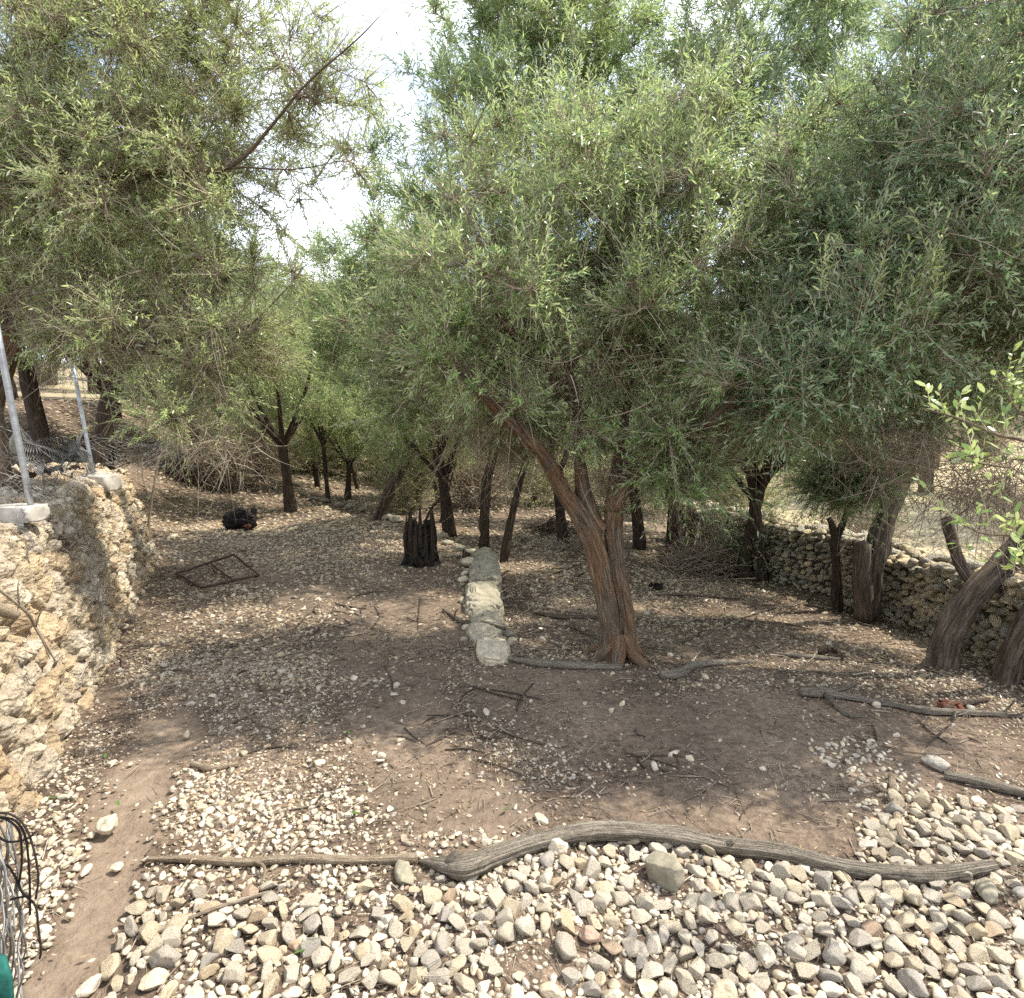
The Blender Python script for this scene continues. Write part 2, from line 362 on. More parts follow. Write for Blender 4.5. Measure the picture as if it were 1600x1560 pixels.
# many thin twigs at once: start S, direction D, length L, droop G -> 3-sided tubes
def twig_pts(S, D, L, G, t, B=None):
    t = np.asarray(t); p = S[:, None] + D[:, None] * (L[:, None] * t)[..., None]
    p = p.copy(); p[..., 2] += G[:, None] * L[:, None] * t**2
    if B is not None: p += B[:, None] * (L[:, None] * t**2)[..., None]
    return p
def twigs(mb, S, D, L, G, r0, K=4, B=None):
    n = len(S); t = np.broadcast_to(np.linspace(0, 1, K), (n, K)); p = twig_pts(S, D, L, G, t, B)
    up = np.where(np.abs(D[:, 2:3]) > 0.9, np.array([[1.0, 0, 0]]), np.array([[0, 0, 1.0]]))
    a = norm(np.cross(D, up)); b = np.cross(D, a); r = r0[:, None] * (1 - 0.75 * t)
    th = np.array([0, 2.094, 4.189]); ring = np.cos(th)[None, :, None] * a[:, None] + np.sin(th)[None, :, None] * b[:, None]
    V = (p[:, :, None] + r[..., None, None] * ring[:, None]).reshape(-1, 3)
    base = (np.arange(n) * K * 3)[:, None, None] + (np.arange(K - 1) * 3)[None, :, None]; j = np.arange(3)[None, None]; j2 = (j + 1) % 3
    Fq = np.stack([base + j, base + j2, base + 3 + j2, base + 3 + j], -1).reshape(-1, 4)
    uv = np.zeros((len(V), 2)); uv[:, 1] = np.repeat(rng.random(n) * 9, K * 3); mb.add(V, [Fq], uv)
def leaf_mesh(name, S, D, L, G, M_, llen, wid, rg, B=None, hexa=True, t0=0.12, flat=0.0):
    n = len(S); t = t0 + (1 - t0) * (np.arange(M_)[None] + rg.random((n, M_)) * 0.6) / M_
    p = twig_pts(S, D, L, G, t, B)
    tg = D[:, None] + 0 * p; tg[..., 2] += 2 * G[:, None] * t
    if B is not None: tg = tg + 2 * B[:, None] * t[..., None]
    tg = norm(tg)
    up = np.array([0, 0, 1.0]) + rg.normal(0, 0.15, (n, 1, 3)); a = norm(np.cross(tg, up)); b = np.cross(tg, a)
    ang = (np.arange(M_)[None] % 2) * math.pi + (np.arange(M_)[None] // 2 % 2) * (math.pi / 2) + rg.normal(0, 0.35, (n, M_)) + rg.random((n, 1)) * 6
    side = np.cos(ang)[..., None] * a + np.sin(ang)[..., None] * b
    op = (0.55 + 0.45 * rg.random((n, M_)))[..., None] * (1 - 0.5 * t[..., None]**3)
    ld = norm(tg * (1 - op * 0.45) + side * op + np.array([0, 0, -0.12]))
    wv = norm(np.cross(ld, tg + rg.normal(0, 0.5, tg.shape))); nv = np.cross(wv, ld)
    nv = np.where(nv[..., 2:3] < 0, -nv, nv)
    p, ld, wv, nv = [x.reshape(-1, 3) for x in (p, ld, wv, nv)]
    keep = rg.random(len(p)) > 0.08; p, ld, wv, nv = p[keep], ld[keep], wv[keep], nv[keep]; k = len(p)
    l = llen * (0.55 + 0.75 * rg.random((k, 1))); w_ = l * wid * (0.8 + 0.4 * rg.random((k, 1))); cv = -l * (0.10 * rg.random((k, 1)))
    if hexa:
        V = np.stack([p, p + ld * l * 0.3 + wv * w_ * 0.45 + nv * cv * 0.3, p + ld * l * 0.72 + wv * w_ * 0.42 + nv * cv, p + ld * l + nv * cv * 2.2,
                      p + ld * l * 0.72 - wv * w_ * 0.42 + nv * cv, p + ld * l * 0.3 - wv * w_ * 0.45 + nv * cv * 0.3], 1).reshape(-1, 3)
        o = (np.arange(k) * 6)[:, None]
        # one winding for every leaf so that its top and underside differ
        s_ = np.sign(np.einsum('ij,ij->i', np.cross(ld, -wv), nv))[:, None]
        T = np.concatenate([np.where(s_ > 0, o + [0, 5, 1], o + [0, 1, 5])[:, :3], np.where(s_ > 0, o + [2, 4, 3], o + [2, 3, 4])])
        T[:k] = np.where(s_ > 0, o + [0, 1, 5], o + [0, 5, 1])
        T[k:] = np.where(s_ > 0, o + [2, 3, 4], o + [2, 4, 3])
        Q = np.where(s_ > 0, o + [1, 2, 4, 5], o + [5, 4, 2, 1])
        return mesh_np(name, V, [T, Q], smooth=False)
    V = np.stack([p, p + ld * l * 0.45 + wv * w_ * 0.5, p + ld * l + nv * cv, p + ld * l * 0.45 - wv * w_ * 0.5], 1).reshape(-1, 3)
    o = (np.arange(k) * 4)[:, None]; s_ = np.sign(np.einsum('ij,ij->i', np.cross(ld, -wv), nv))[:, None]
    return mesh_np(name, V, [np.where(s_ > 0, o + [0, 1, 2, 3], o + [3, 2, 1, 0])], smooth=False)

# ------------------------------------------------------------------ trees
def grow_tree(base, limbs, blobs, ncl, ntw, nlf, seed, llen=0.05, wid=0.19, hexa=True, upw=0.25, twl=0.34, trunk_kw=None, bare=0.0, minz=None, dead=()):
    """limbs: list of (points, radii, flute); blobs: (centre, radii, weight). Returns meshes local to base."""
    rg = np.random.default_rng(seed); base = np.asarray(base, float)
    tb = MB(); nodes = []; nrad = []
    for q, lb in enumerate(limbs):
        pts, rad = lb[0], lb[1]; kw = dict(sides=14, seg=5, rough=0.18, flute=0.18)
        if len(lb) > 2: kw.update(lb[2])
        p, r = tube(tb, np.asarray(pts) - base, rad, seed=seed + q, **kw)
        nodes.append(p); nrad.append(r)
    N = np.concatenate(nodes); NR = np.concatenate(nrad); root_ok = NR < 0.09
    if root_ok.any(): N, NR = N[root_ok], NR[root_ok]
    wts = np.array([b[2] for b in blobs], float); wts /= wts.sum()
    bi = rg.choice(len(blobs), ncl, p=wts)
    d = norm(rg.normal(0, 1, (ncl, 3))); rr = rg.random(ncl)**0.42
    C = np.array([blobs[i][0] for i in bi]) - base + d * rr[:, None] * np.array([blobs[i][1] for i in bi])
    if minz is not None: C[:, 2] = np.maximum(C[:, 2], minz + rg.random(ncl) * 0.3)
    # order by distance to the skeleton, connect each to the nearest node
    dist = np.array([np.min(np.linalg.norm(N - c, axis=1)) for c in C]); order = np.argsort(dist)
    bb = MB(); cs_pts = []; cs_dir = []
    Nl = list(N); Rl = list(NR)
    NA = np.array(Nl); RA = np.array(Rl)
    for c in C[order]:
        dd = np.linalg.norm(NA - c, axis=1) + 0.6 * np.maximum(NA[:, 2] - c[2], 0)
        k = int(np.argmin(dd)); s = NA[k]; v = c - s; ln = np.linalg.norm(v)
        mid = s + v * 0.5 + rg.normal(0, 0.10, 3) * ln + np.array([0, 0, 0.12 * ln])
        q = s + v * 0.78 + rg.normal(0, 0.06, 3) * ln + np.array([0, 0, 0.08 * ln])
        r0 = min(RA[k] * 0.8, 0.006 + 0.010 * ln)
        p, r = tube(bb, [s, mid, q, c], [r0, r0 * 0.75, r0 * 0.5, r0 * 0.3], sides=4, seg=3, rough=0.1, seed=seed)
        NA = np.vstack([NA, p[2:]]); RA = np.concatenate([RA, r[2:]])
        cs_pts.append(p); cs_dir.append(norm(v))
    PP = np.array(cs_pts); DD = np.array(cs_dir); m = PP.shape[1]
    ci = np.repeat(np.arange(ncl), ntw); n = len(ci)
    u = 1 - rg.random(n)**1.6 * 0.75; f = u * (m - 1); i0 = np.minimum(f.astype(int), m - 2); fr = (f - i0)[:, None]
    S = PP[ci, i0] * (1 - fr) + PP[ci, i0 + 1] * fr
    cl_dir = norm(rg.normal(0, 1, (ncl, 3)))[ci]
    D = norm(DD[ci] * 0.55 + rg.normal(0, 0.62, (n, 3)) + cl_dir * 0.25 + np.array([0, 0, upw]))
    L = twl * (0.45 + 0.9 * rg.random(n)); G = rg.normal(0.02, 0.22, n) - (0.28 if upw < 0.1 else 0.05); B = rg.normal(0, 0.12, (n, 3))
    twigs(bb, S, D, L, G, 0.0022 + 0.002 * rg.random(n), 4, B)
    # leafless dry spurs
    nb = int(n * (0.25 + bare)); kx = rg.integers(0, n, nb)
    f2 = rg.random(nb) * (m - 1); i2 = np.minimum(f2.astype(int), m - 2); fr2 = (f2 - i2)[:, None]; c2 = ci[kx]
    S2 = PP[c2, i2] * (1 - fr2) + PP[c2, i2 + 1] * fr2
    twigs(bb, S2, norm(rg.normal(0, 1, (nb, 3))), 0.10 + 0.3 * rg.random(nb), rg.normal(0, 0.3, nb), 0.0016 + 0.0024 * rg.random(nb)**2, 4, rg.normal(0, 0.25, (nb, 3)))
    for dc, dr, dn in dead:      # masses of dry leafless twigs inside the crown
        dc = np.asarray(dc) - base; S3 = dc + rg.normal(0, .45, (dn, 3)) * np.array(dr); nr = PP.reshape(-1, 3)
        twigs(bb, S3, norm(rg.normal(0, 1, (dn, 3)) + [0, 0, -.2]), 0.10 + 0.32 * rg.random(dn), rg.normal(-.1, 0.3, dn), 0.0017 + 0.0030 * rg.random(dn)**2, 5, rg.normal(0, 0.3, (dn, 3)))
    lf = leaf_mesh('crown', S, D, L, G, nlf, llen, wid, rg, B, hexa)
    return tb.mesh('trunk'), bb.mesh('branches', smooth=False), lf
def place_tree(name, base, meshes, mats, label, cat='tree', group=None):
    e = empty(name, base, label, cat, group)
    link('trunk', meshes[0], mats[0], e); link('branches', meshes[1], mats[1], e); link('crown', meshes[2], mats[2], e)
    return e
# ================================================================== THE GROUND
def ramp_axis(parts):
    o = [parts[0][0]]
    for a, b, s0, s1 in parts:
        x = a; st = s0
        while x < b - 1e-6:
            f = (x - a) / (b - a); x = x + s0 + (s1 - s0) * f; o.append(min(x, b))
    return np.unique(np.array(o))
gx = ramp_axis([(-160, -12, 14, 0.9), (-12, -5, 0.35, 0.08), (-5, 4, 0.028, 0.028), (4, 8, 0.05, 0.15), (8, 160, 0.5, 14)])
gy = ramp_axis([(-30, -0.5, 5, 0.4), (-0.5, 1.2, 0.15, 0.08), (1.2, 5.5, 0.024, 0.03), (5.5, 10, 0.035, 0.08), (10, 22, 0.12, 0.5), (22, 170, 1, 10)])
def mask_px(px, py, blobs):
    r = np.zeros(np.shape(px))
    for cx, cy, rx, ry in blobs:
        r = np.maximum(r, 1 - sstep(0.55, 1.25, np.hypot((px - cx) / rx, (py - cy) / ry)))
    return r
PATH = [(95, 1560, 75, 90), (140, 1470, 62, 90), (160, 1390, 60, 80), (185, 1300, 62, 80), (225, 1220, 62, 60), (270, 1150, 60, 50)]
BARE = [(640, 1110, 75, 80), (650, 1220, 95, 90), (740, 1270, 130, 60), (560, 1010, 60, 60), (1000, 1140, 190, 60), (1200, 1150, 220, 80), (1230, 1290, 120, 60),
        (1080, 1270, 200, 60), (830, 1090, 120, 40), (1450, 1180, 170, 50), (640, 960, 70, 40), (500, 935, 90, 24), (640, 1040, 60, 60), (600, 1150, 60, 90), (700, 1000, 50, 30), (590, 960, 70, 24), (380, 985, 40, 12), (170, 1085, 30, 14), (1090, 1015, 60, 14), (880, 1060, 160, 20), (420, 905, 60, 14)]
X, Y = np.meshgrid(gx, gy); Z = H(X, Y)
PXg, PYg = proj(X, Y, Z)
wob = 18 * fbm(X * 3, Y * 3, 0, 3, 4)
pathm = mask_px(PXg + wob, PYg + wob, PATH) * (Y > 0.6) * (Y < 6)
Z = Z - 0.02 * pathm + 0.012 * pathm * fbm(X * 9, Y * 9, 4, 3)
barem = np.maximum(pathm, mask_px(PXg + wob, PYg + wob, BARE))
RWc = np.array([at(*p)[:2] for p in ((1760, 1120), (1600, 1055), (1440, 984), (1300, 932), (1192, 905))]); RWc = np.vstack([RWc, RWc[-1] + [-.1, 2.6], RWc[-1] + [3, 14]])
RWy, RWx = RWc[:, 1], RWc[:, 0]
inb = (X > 5.2 + 0.1 * Y) & (Y > 3)
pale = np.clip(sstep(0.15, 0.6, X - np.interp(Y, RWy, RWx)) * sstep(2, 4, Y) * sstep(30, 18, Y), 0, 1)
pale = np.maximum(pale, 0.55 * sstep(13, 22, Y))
nx, ny = len(gx), len(gy); ii = np.arange(ny - 1)[:, None] * nx; jj = np.arange(nx - 1)[None]
Q = np.stack([ii + jj, ii + jj + 1, ii + nx + jj + 1, ii + nx + jj], -1).reshape(-1, 4)
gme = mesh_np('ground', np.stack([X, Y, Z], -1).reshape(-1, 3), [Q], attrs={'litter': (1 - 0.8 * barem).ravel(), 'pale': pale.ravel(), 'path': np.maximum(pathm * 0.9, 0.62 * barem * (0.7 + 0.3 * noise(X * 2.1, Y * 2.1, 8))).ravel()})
tag(link('ground', gme, M['soil']), kind='structure')

# ================================================================== LEFT WALL (rubble retaining wall, battered, with a squared end)
def rubble_wall(name, path, prof, cell, depth, cols, mat, label, parent=None, res=0.016, gap=(0.30, 0.235, 0.16), seed=0, loc=None):
    path = np.asarray(path, float); d = np.concatenate([[0], np.cumsum(np.linalg.norm(np.diff(path, axis=0), axis=1))])
    n = int(d[-1] / res); t = np.linspace(0, d[-1], n); p = np.stack([np.interp(t, d, path[:, k]) for k in (0, 1)], -1)
    kx = 13; pad = np.vstack([np.repeat(p[:1], kx // 2, 0), p, np.repeat(p[-1:], kx // 2, 0)])
    p = np.stack([np.convolve(pad[:, k], np.ones(kx) / kx, 'valid') for k in (0, 1)], -1)
    tg = norm(np.gradient(p, axis=0)); nr = np.stack([tg[:, 1], -tg[:, 0]], -1)      # outward to the right of travel
    prof = np.asarray(prof, float); dp = np.concatenate([[0], np.cumsum(np.linalg.norm(np.diff(prof, axis=0), axis=1))])
    m = int(dp[-1] / res); q = np.linspace(0, dp[-1], m); pr = np.stack([np.interp(q, dp, prof[:, k]) for k in (0, 1)], -1)
    pn = np.gradient(pr, axis=0); pn = norm(np.stack([pn[:, 1], -pn[:, 0]], -1))      # profile normal (out, up)
    gz = H(p[:, 0], p[:, 1], False)
    V = np.zeros((n, m, 3)); V[..., :2] = p[:, None] + nr[:, None] * pr[None, :, :1]; V[..., 2] = gz[:, None] * 1.0 + pr[None, :, 1]
    if name == 'retaining_wall': V[..., 2] = np.minimum(gz, 0.05)[:, None] + pr[None, :, 1] * (1 + 0.05 * noise(t * 0.9, 0.5))[:, None]
    N = np.zeros_like(V); N[..., :2] = nr[:, None] * pn[None, :, :1]; N[..., 2] = pn[None, :, 1]
    w1 = fbm(V[..., 0] * 3, V[..., 1] * 3, V[..., 2] * 3, 3, seed) * 0.35
    f1, f2, cid = worley(V[..., 0] / cell[0] + w1, V[..., 1] / cell[0] + w1, V[..., 2] / cell[1] + w1, seed)
    g1, g2, gid = worley(V[..., 0] / (cell[0] * .36) + w1, V[..., 1] / (cell[0] * .36), V[..., 2] / (cell[1] * .36), seed + 9)
    e1 = sstep(0.02, 0.22, f2 - f1); e2 = sstep(0.02, 0.3, g2 - g1)
    hgt = depth * (0.9 * e1 + 0.9 * (cid - 0.5)) + depth * 0.38 * (e2 + (gid - 0.5)) + depth * 0.9 * fbm(V[..., 0] * 8, V[..., 1] * 8, V[..., 2] * 8, 5, seed)
    hgt -= depth * 1.1 * sstep(0.62, 0.8, noise(V[..., 0] * 11, V[..., 1] * 11, V[..., 2] * 14, 5) * 0.5 + 0.5)   # pits
    V += N * hgt[..., None]
    cols = np.array(cols); ck = (cid * len(cols)).astype(int) % len(cols); col = cols[ck] * (0.85 + 0.35 * gid[..., None])
    kk = (1 - e1)[..., None] * 0.6; col = col * (1 - kk) + np.array(gap) * kk
    i = np.arange(n - 1)[:, None] * m; j = np.arange(m - 1)[None]
    Qd = np.stack([i + j, i + m + j, i + m + j + 1, i + j + 1], -1).reshape(-1, 4)
    me = mesh_np(name, V.reshape(-1, 3), [Qd], attrs={'tone': col.reshape(-1, 3)})
    return me
PALE = [(0.58, 0.47, 0.32), (0.54, 0.43, 0.28), (0.60, 0.51, 0.37), (0.52, 0.44, 0.33), (0.55, 0.42, 0.26), (0.62, 0.53, 0.39), (0.50, 0.37, 0.23), (0.56, 0.48, 0.37)]
lw_path = [tuple(p) for p in WB] + [(-4.42, 6.95), (-4.9, 6.80), (-6.2, 6.5)]
wl = rubble_wall('retaining_wall', lw_path, [(0.04, -0.12), (0.0, 0.1), (-0.10, 0.65), (-0.20, 0.98), (-0.28, 1.06), (-0.62, 1.09)], (0.17, 0.125), 0.036, PALE, None, None, seed=3, res=0.012)
tag(link('retaining_wall', wl, M['wall_pale']), 'tall pale limestone rubble retaining wall along the left side of the path', 'wall')

# ================================================================== STONES
def ico(sub):
    import bmesh
    bm = bmesh.new(); bmesh.ops.create_icosphere(bm, subdivisions=sub, radius=1); bm.verts.ensure_lookup_table()
    V = np.array([v.co[:] for v in bm.verts]); T = np.array([[v.index for v in f.verts] for f in bm.faces]); bm.free(); return V, T
ICO = {s: ico(s) for s in (1, 2, 3, 4, 5)}
def rock_shape(sub, rg, cuts=11, dmin=0.62, rough=0.05, dims=(1, 0.75, 0.55)):
    V, T = ICO[sub]; V = V.copy()
    for k in range(cuts):
        nrm = norm(rg.normal(0, 1, 3)); d = dmin + rg.random() * 0.33
        e = V @ nrm - d; V -= nrm * np.maximum(e, 0)[:, None] * 0.99
    s = rg.random() * 50
    V *= (1 + rough * fbm(V[:, 0] * 2 + s, V[:, 1] * 2, V[:, 2] * 2, 3))[:, None]
    V = V * np.array(dims) * (0.85 + 0.3 * rg.random(3)); V /= np.abs(V[:, :2]).max(); return V, T
def rotm(rg, tilt=0.35):
    a = rg.random() * 6.283; e = rg.normal(0, tilt, 2)
    return np.array((Matrix.Rotation(a, 3, 'Z') @ Matrix.Rotation(e[0], 3, 'X') @ Matrix.Rotation(e[1], 3, 'Y')))
rg = np.random.default_rng(21)
VAR3 = [rock_shape(4, rg, rg.integers(7, 12), 0.34 + .14 * rg.random(), 0.05, (1, 0.62 + 0.35 * rg.random(), 0.45 + 0.35 * rg.random())) for _ in range(24)]
VAR3 = [(V * (1 + 0.035 * fbm(V[:, 0] * 6 + i, V[:, 1] * 6, V[:, 2] * 6, 4))[:, None], T) for i, (V, T) in enumerate(VAR3)]
VARM = [rock_shape(3, rg, rg.integers(6, 11), 0.36 + .1 * rg.random(), 0.06, (1, 0.6 + 0.35 * rg.random(), 0.42 + 0.33 * rg.random())) for _ in range(24)]
VAR2 = [rock_shape(2, rg, rg.integers(6, 10), 0.40, 0.08, (1, 0.6 + 0.35 * rg.random(), 0.4 + 0.3 * rg.random())) for _ in range(16)]
VAR1 = [rock_shape(1, rg, 7, 0.6, 0.12, (1, 0.55 + 0.4 * rg.random(), 0.28 + 0.35 * rg.random())) for _ in range(16)]
def inside(poly, x, y):
    c = np.zeros(np.shape(x), bool); n = len(poly)
    for i in range(n):
        x0, y0 = poly[i]; x1, y1 = poly[(i + 1) % n]
        m = ((y0 > y) != (y1 > y)); t = (x1 - x0) * (y - y0) / ((y1 - y0) if y1 != y0 else 1e-9) + x0
        c ^= m & (x < t)
    return c
COBBLE = [(150, 1640), (165, 1500), (200, 1430), (235, 1395), (330, 1400), (420, 1385), (520, 1390), (600, 1370), (700, 1362), (780, 1350), (860, 1325), (960, 1312), (1100, 1335),
          (1250, 1365), (1345, 1372), (1345, 1300), (1365, 1262), (1420, 1240), (1500, 1250), (1640, 1275), (1700, 1640)]
HOLES = [(840, 1500, 75, 42), (560, 1440, 30, 18), (470, 1400, 60, 12), (990, 1545, 20, 15)]
# Poisson-like throw of cobbles, large ones first
stones = []
grid = {}
def try_place(x, y, r, k=0.86):
    cx, cy = int(x / 0.12), int(y / 0.12)
    for a in range(-2, 3):
        for b in range(-2, 3):
            for (X_, Y_, R_) in grid.get((cx + a, cy + b), ()):
                if (X_ - x)**2 + (Y_ - y)**2 < ((R_ + r) * k)**2: return False
    grid.setdefault((cx, cy), []).append((x, y, r)); return True
rg = np.random.default_rng(5)
def throw(n, r0, r1, maskf, box, pw=1.5, k=0.8):
    x = rg.uniform(box[0], box[1], n); y = rg.uniform(box[2], box[3], n); z = H(x, y, False); px, py = proj(x, y, z)
    pr = maskf(px, py, x, y); ok = (rg.random(n) < pr) & (px > -60) & (px < 1660) & (py < 1660)
    r = np.sort(r0 + (r1 - r0) * rg.random(ok.sum())**pw)[::-1]
    for X_, Y_, r_ in zip(x[ok], y[ok], r):
        if try_place(X_, Y_, r_, k): stones.append((X_, Y_, r_))
def m_cob(px, py, x, y):
    w_ = 14 * noise(x * 9, y * 9); m = inside(COBBLE, px + w_, py + w_).astype(float)
    m *= 1 - mask_px(px, py, HOLES); m[(px < 640) & (py < 1420)] *= 0.45
    return m
BOX1 = (-2.2, 2.6, 1.0, 3.6)
throw(500, 0.036, 0.050, lambda a, b, c, d: m_cob(a, b, c, d) * 0.22, BOX1)
throw(16000, 0.020, 0.040, m_cob, BOX1, 1.3, 0.66)
def m_med(px, py, x, y):
    m = np.maximum(mask_px(px, py, [(330, 1400, 120, 60), (420, 1300, 190, 90), (330, 1230, 90, 40), (520, 1380, 120, 50), (100, 1330, 45, 130), (60, 1420, 50, 130), (40, 1540, 25, 60)]) * (0.10 + 0.5 * sstep(-.2, .4, fbm(x * 5, y * 5, 9, 3))),
                   mask_px(px, py, [(1380, 1240, 60, 50), (1330, 1180, 60, 30), (760, 1330, 160, 30)]) * 0.25)
    m = np.maximum(m, m_cob(px, py, x, y)); return m * (1 - mask_px(px, py, PATH))
throw(60000, 0.009, 0.022, m_med, BOX1, 1.3, 0.66)
def m_sparse(px, py, x, y):
    m = 0.13 * (1 - 0.75 * mask_px(px, py, BARE)) * (1 - 0.93 * mask_px(px, py, PATH)); m = np.maximum(m, 0.5 * mask_px(px, py, [(350, 1060, 180, 90), (430, 960, 150, 50), (560, 1170, 90, 40), (150, 1180, 70, 60)]))
    return m
throw(7000, 0.014, 0.034, m_sparse, (-4.2, 4.5, 2.0, 8.5), 2.6, 0.9)
named = [  # px, py (base), length px, kind, dims, label
    (170, 1298, 18, 'whitestone', (1, .85, .85), 'round knobbly pale yellow stone alone on the bare dirt path', 'stone'),
    (175, 1197 , 9, 'whitestone', (1, .85, .6), 'small pale stone lying in the upper part of the dirt path below the wall', 'stone'),
    (141, 1548, 24, 'stone', (1, .5, .5), 'elongated grey and cream stone standing on the dirt path at the bottom left', 'stone'),
    (135, 1368, 14, 'whitestone', (1, .55, .5), 'small oval cream stone tilted on the path, left of a rounder one', 'stone'),
    (183, 1363, 11, 'whitestone', (1, .9, .7), 'small rounded cream stone on the path beside its right edge', 'stone'),
    (240, 1545, 25, 'dullstone', (1, .8, .45), 'large flat squarish cream stone at the bottom edge beside the dirt path', 'stone'),
    (1040, 1380, 34, 'boulder', (1, .75, .75), 'big square grey stone block leaning against the weathered log', 'stone'),
    (632, 1372, 32, 'boulder', (1, .5, .35), 'dark flat grey stone slab beside the pointed end of the log', 'stone'),
    (845, 1284, 17, 'whitestone', (1, .6, .4), 'pale greenish angular stone lying behind the arch of the log', 'stone'),
    (1195, 1500, 26, 'whitestone', (1, .75, .4), 'large pale triangular stone among the grey cobbles', 'stone'),
    (1130, 1462, 13, 'redstone', (1, .5, .5), 'rust red angular brick fragment among the pale cobbles', 'stone'),
    (1540, 1402, 34, 'boulder', (1, .5, .55), 'big jagged grey stone propped under the right end of the long log', 'stone'),
    (920, 1470, 19, 'redstone', (1, .7, .6), 'pinkish rounded stone in the middle of the cobbles', 'stone'),
    (872, 1338, 18, 'whitestone', (1, .7, .75), 'pale lumpy stone touching the underside of the arched log', 'stone'),
    (1470, 1195, 12, 'boulder', (1, .8, .5), 'small grey stone on the bare soil right of the short upright stick', 'stone'),
    (1460, 1200, 24, 'stone', (1, .45, .4), 'long rounded pale stone alone on bare soil near the right edge', 'stone'),
    (1052, 1182, 14, 'whitestone', (1, .4, .3), 'small flat white stone on the bare soil in the middle of the clearing', 'stone'),
    (270, 842, 14, 'whitestone', (1, .4, .35), 'white broken stone on the ground in front of the wall corner', 'stone'),
    (1395, 1240, 11, 'stone', (1, .8, .8), 'upright pointed stone beside the short stick at the cobble edge', 'stone'),
]
del named[14]
nrg = np.random.default_rng(77)
for px, py, l, mat, dims, lab, cat in named:
    g = at(px, py); dist = dpt(g); rad = l * dist / F * 0.92
    V, T = rock_shape(4, nrg, 12, 0.62, 0.14 if 'knobbly' in lab or 'lumpy' in lab else 0.06, dims)
    if l > 8: V = V * (1 + 0.12 * fbm(V[:, 0] * 2.5 + l, V[:, 1] * 2.5, V[:, 2] * 2.5, 3) + 0.05 * fbm(V[:, 0] * 5, V[:, 1] * 5, V[:, 2] * 5, 4))[:, None]
    mm = rotm(nrg, 0.12)
    if 'block' in lab: V = np.sign(V) * np.abs(V / np.abs(V).max(0))**.45 * np.abs(V).max(0)
    if 'standing' in lab: mm = np.array(Matrix.Rotation(1.1, 3, 'Z'))
    V = V @ mm.T * rad; V[:, 2] -= V[:, 2].min() * 0.82
    o = link('stone', mesh_np('stone', V, [T]), M[mat], None, g + [0, 0, -0.004]); tag(o, lab, cat)
    grid.setdefault((int(g[0] / 0.12), int(g[1] / 0.12)), []).append((g[0], g[1], rad))
named_xy = [(at(n_[0], n_[1])[:2], n_[2]) for n_ in named]
def near_named(x, y): return any((x - a[0])**2 + (y - a[1])**2 < (l_ * math.hypot(a[1], 1.6) / F * 1.0)**2 for a, l_ in named_xy)
stones = [s for s in stones if not near_named(s[0], s[1])]
XS = np.array(stones); ZS = H(XS[:, 0], XS[:, 1]); PXs, PYs = proj(XS[:, 0], XS[:, 1], ZS)
size = XS[:, 2] / np.hypot(XS[:, 1], 1.6) * ((PXs > 10) & (PXs < 1590) & (PYs < 1550))
order = np.argsort(-size); NI = 278
ind = order[:NI]; rest = order[NI:]
vm = [mesh_np('stone', V, [T]) for V, T in VAR3]
for me in vm: me.materials.append(M['stone'])
SL = 'pale cobble in the dense bed of loose stones in front of the log'
for i in ind:
    x, y, r = stones[i]; o = link('stone', vm[rg.integers(24)]); o.location = (x, y, ZS[i] + r * 0.30 + 0.006 * rg.random()); o.scale = (r, r, r)
    o.rotation_euler = (rg.normal(0, .3), rg.normal(0, .3), rg.random() * 6.28); tag(o, SL, 'stone', 'loose cobbles in the foreground stone bed')
def mass(lst, var, rg, sink=0.25, zoff=None):
    V_, T_ = [], []; n = 0
    for q, (x, y, r) in enumerate(lst):
        V, T = var[rg.integers(len(var))]; V = V @ rotm(rg, 0.3).T * r + [x, y, 0]; V[:, 2] += (zoff[q] if zoff is not None else 0) + r * sink
        V_.append(V); T_.append(T + n); n += len(V)
    return np.concatenate(V_), np.concatenate(T_)
big = [i for i in rest if stones[i][2] > 0.017]; small = [i for i in rest if stones[i][2] <= 0.017]; print('stones', len(stones), len(big))
V, T = mass([stones[i] for i in big], VARM, rg, 0.22, ZS[big]); V2, T2 = mass([stones[i] for i in small], VAR2, rg, 0.22, ZS[small]); T = np.vstack([T, T2 + len(V)]); V = np.vstack([V, V2])
tag(link('gravel', mesh_np('gravel', V, [T]), M['stone']), 'small pale stones and gravel scattered over the brown soil', 'gravel', None, 'stuff')
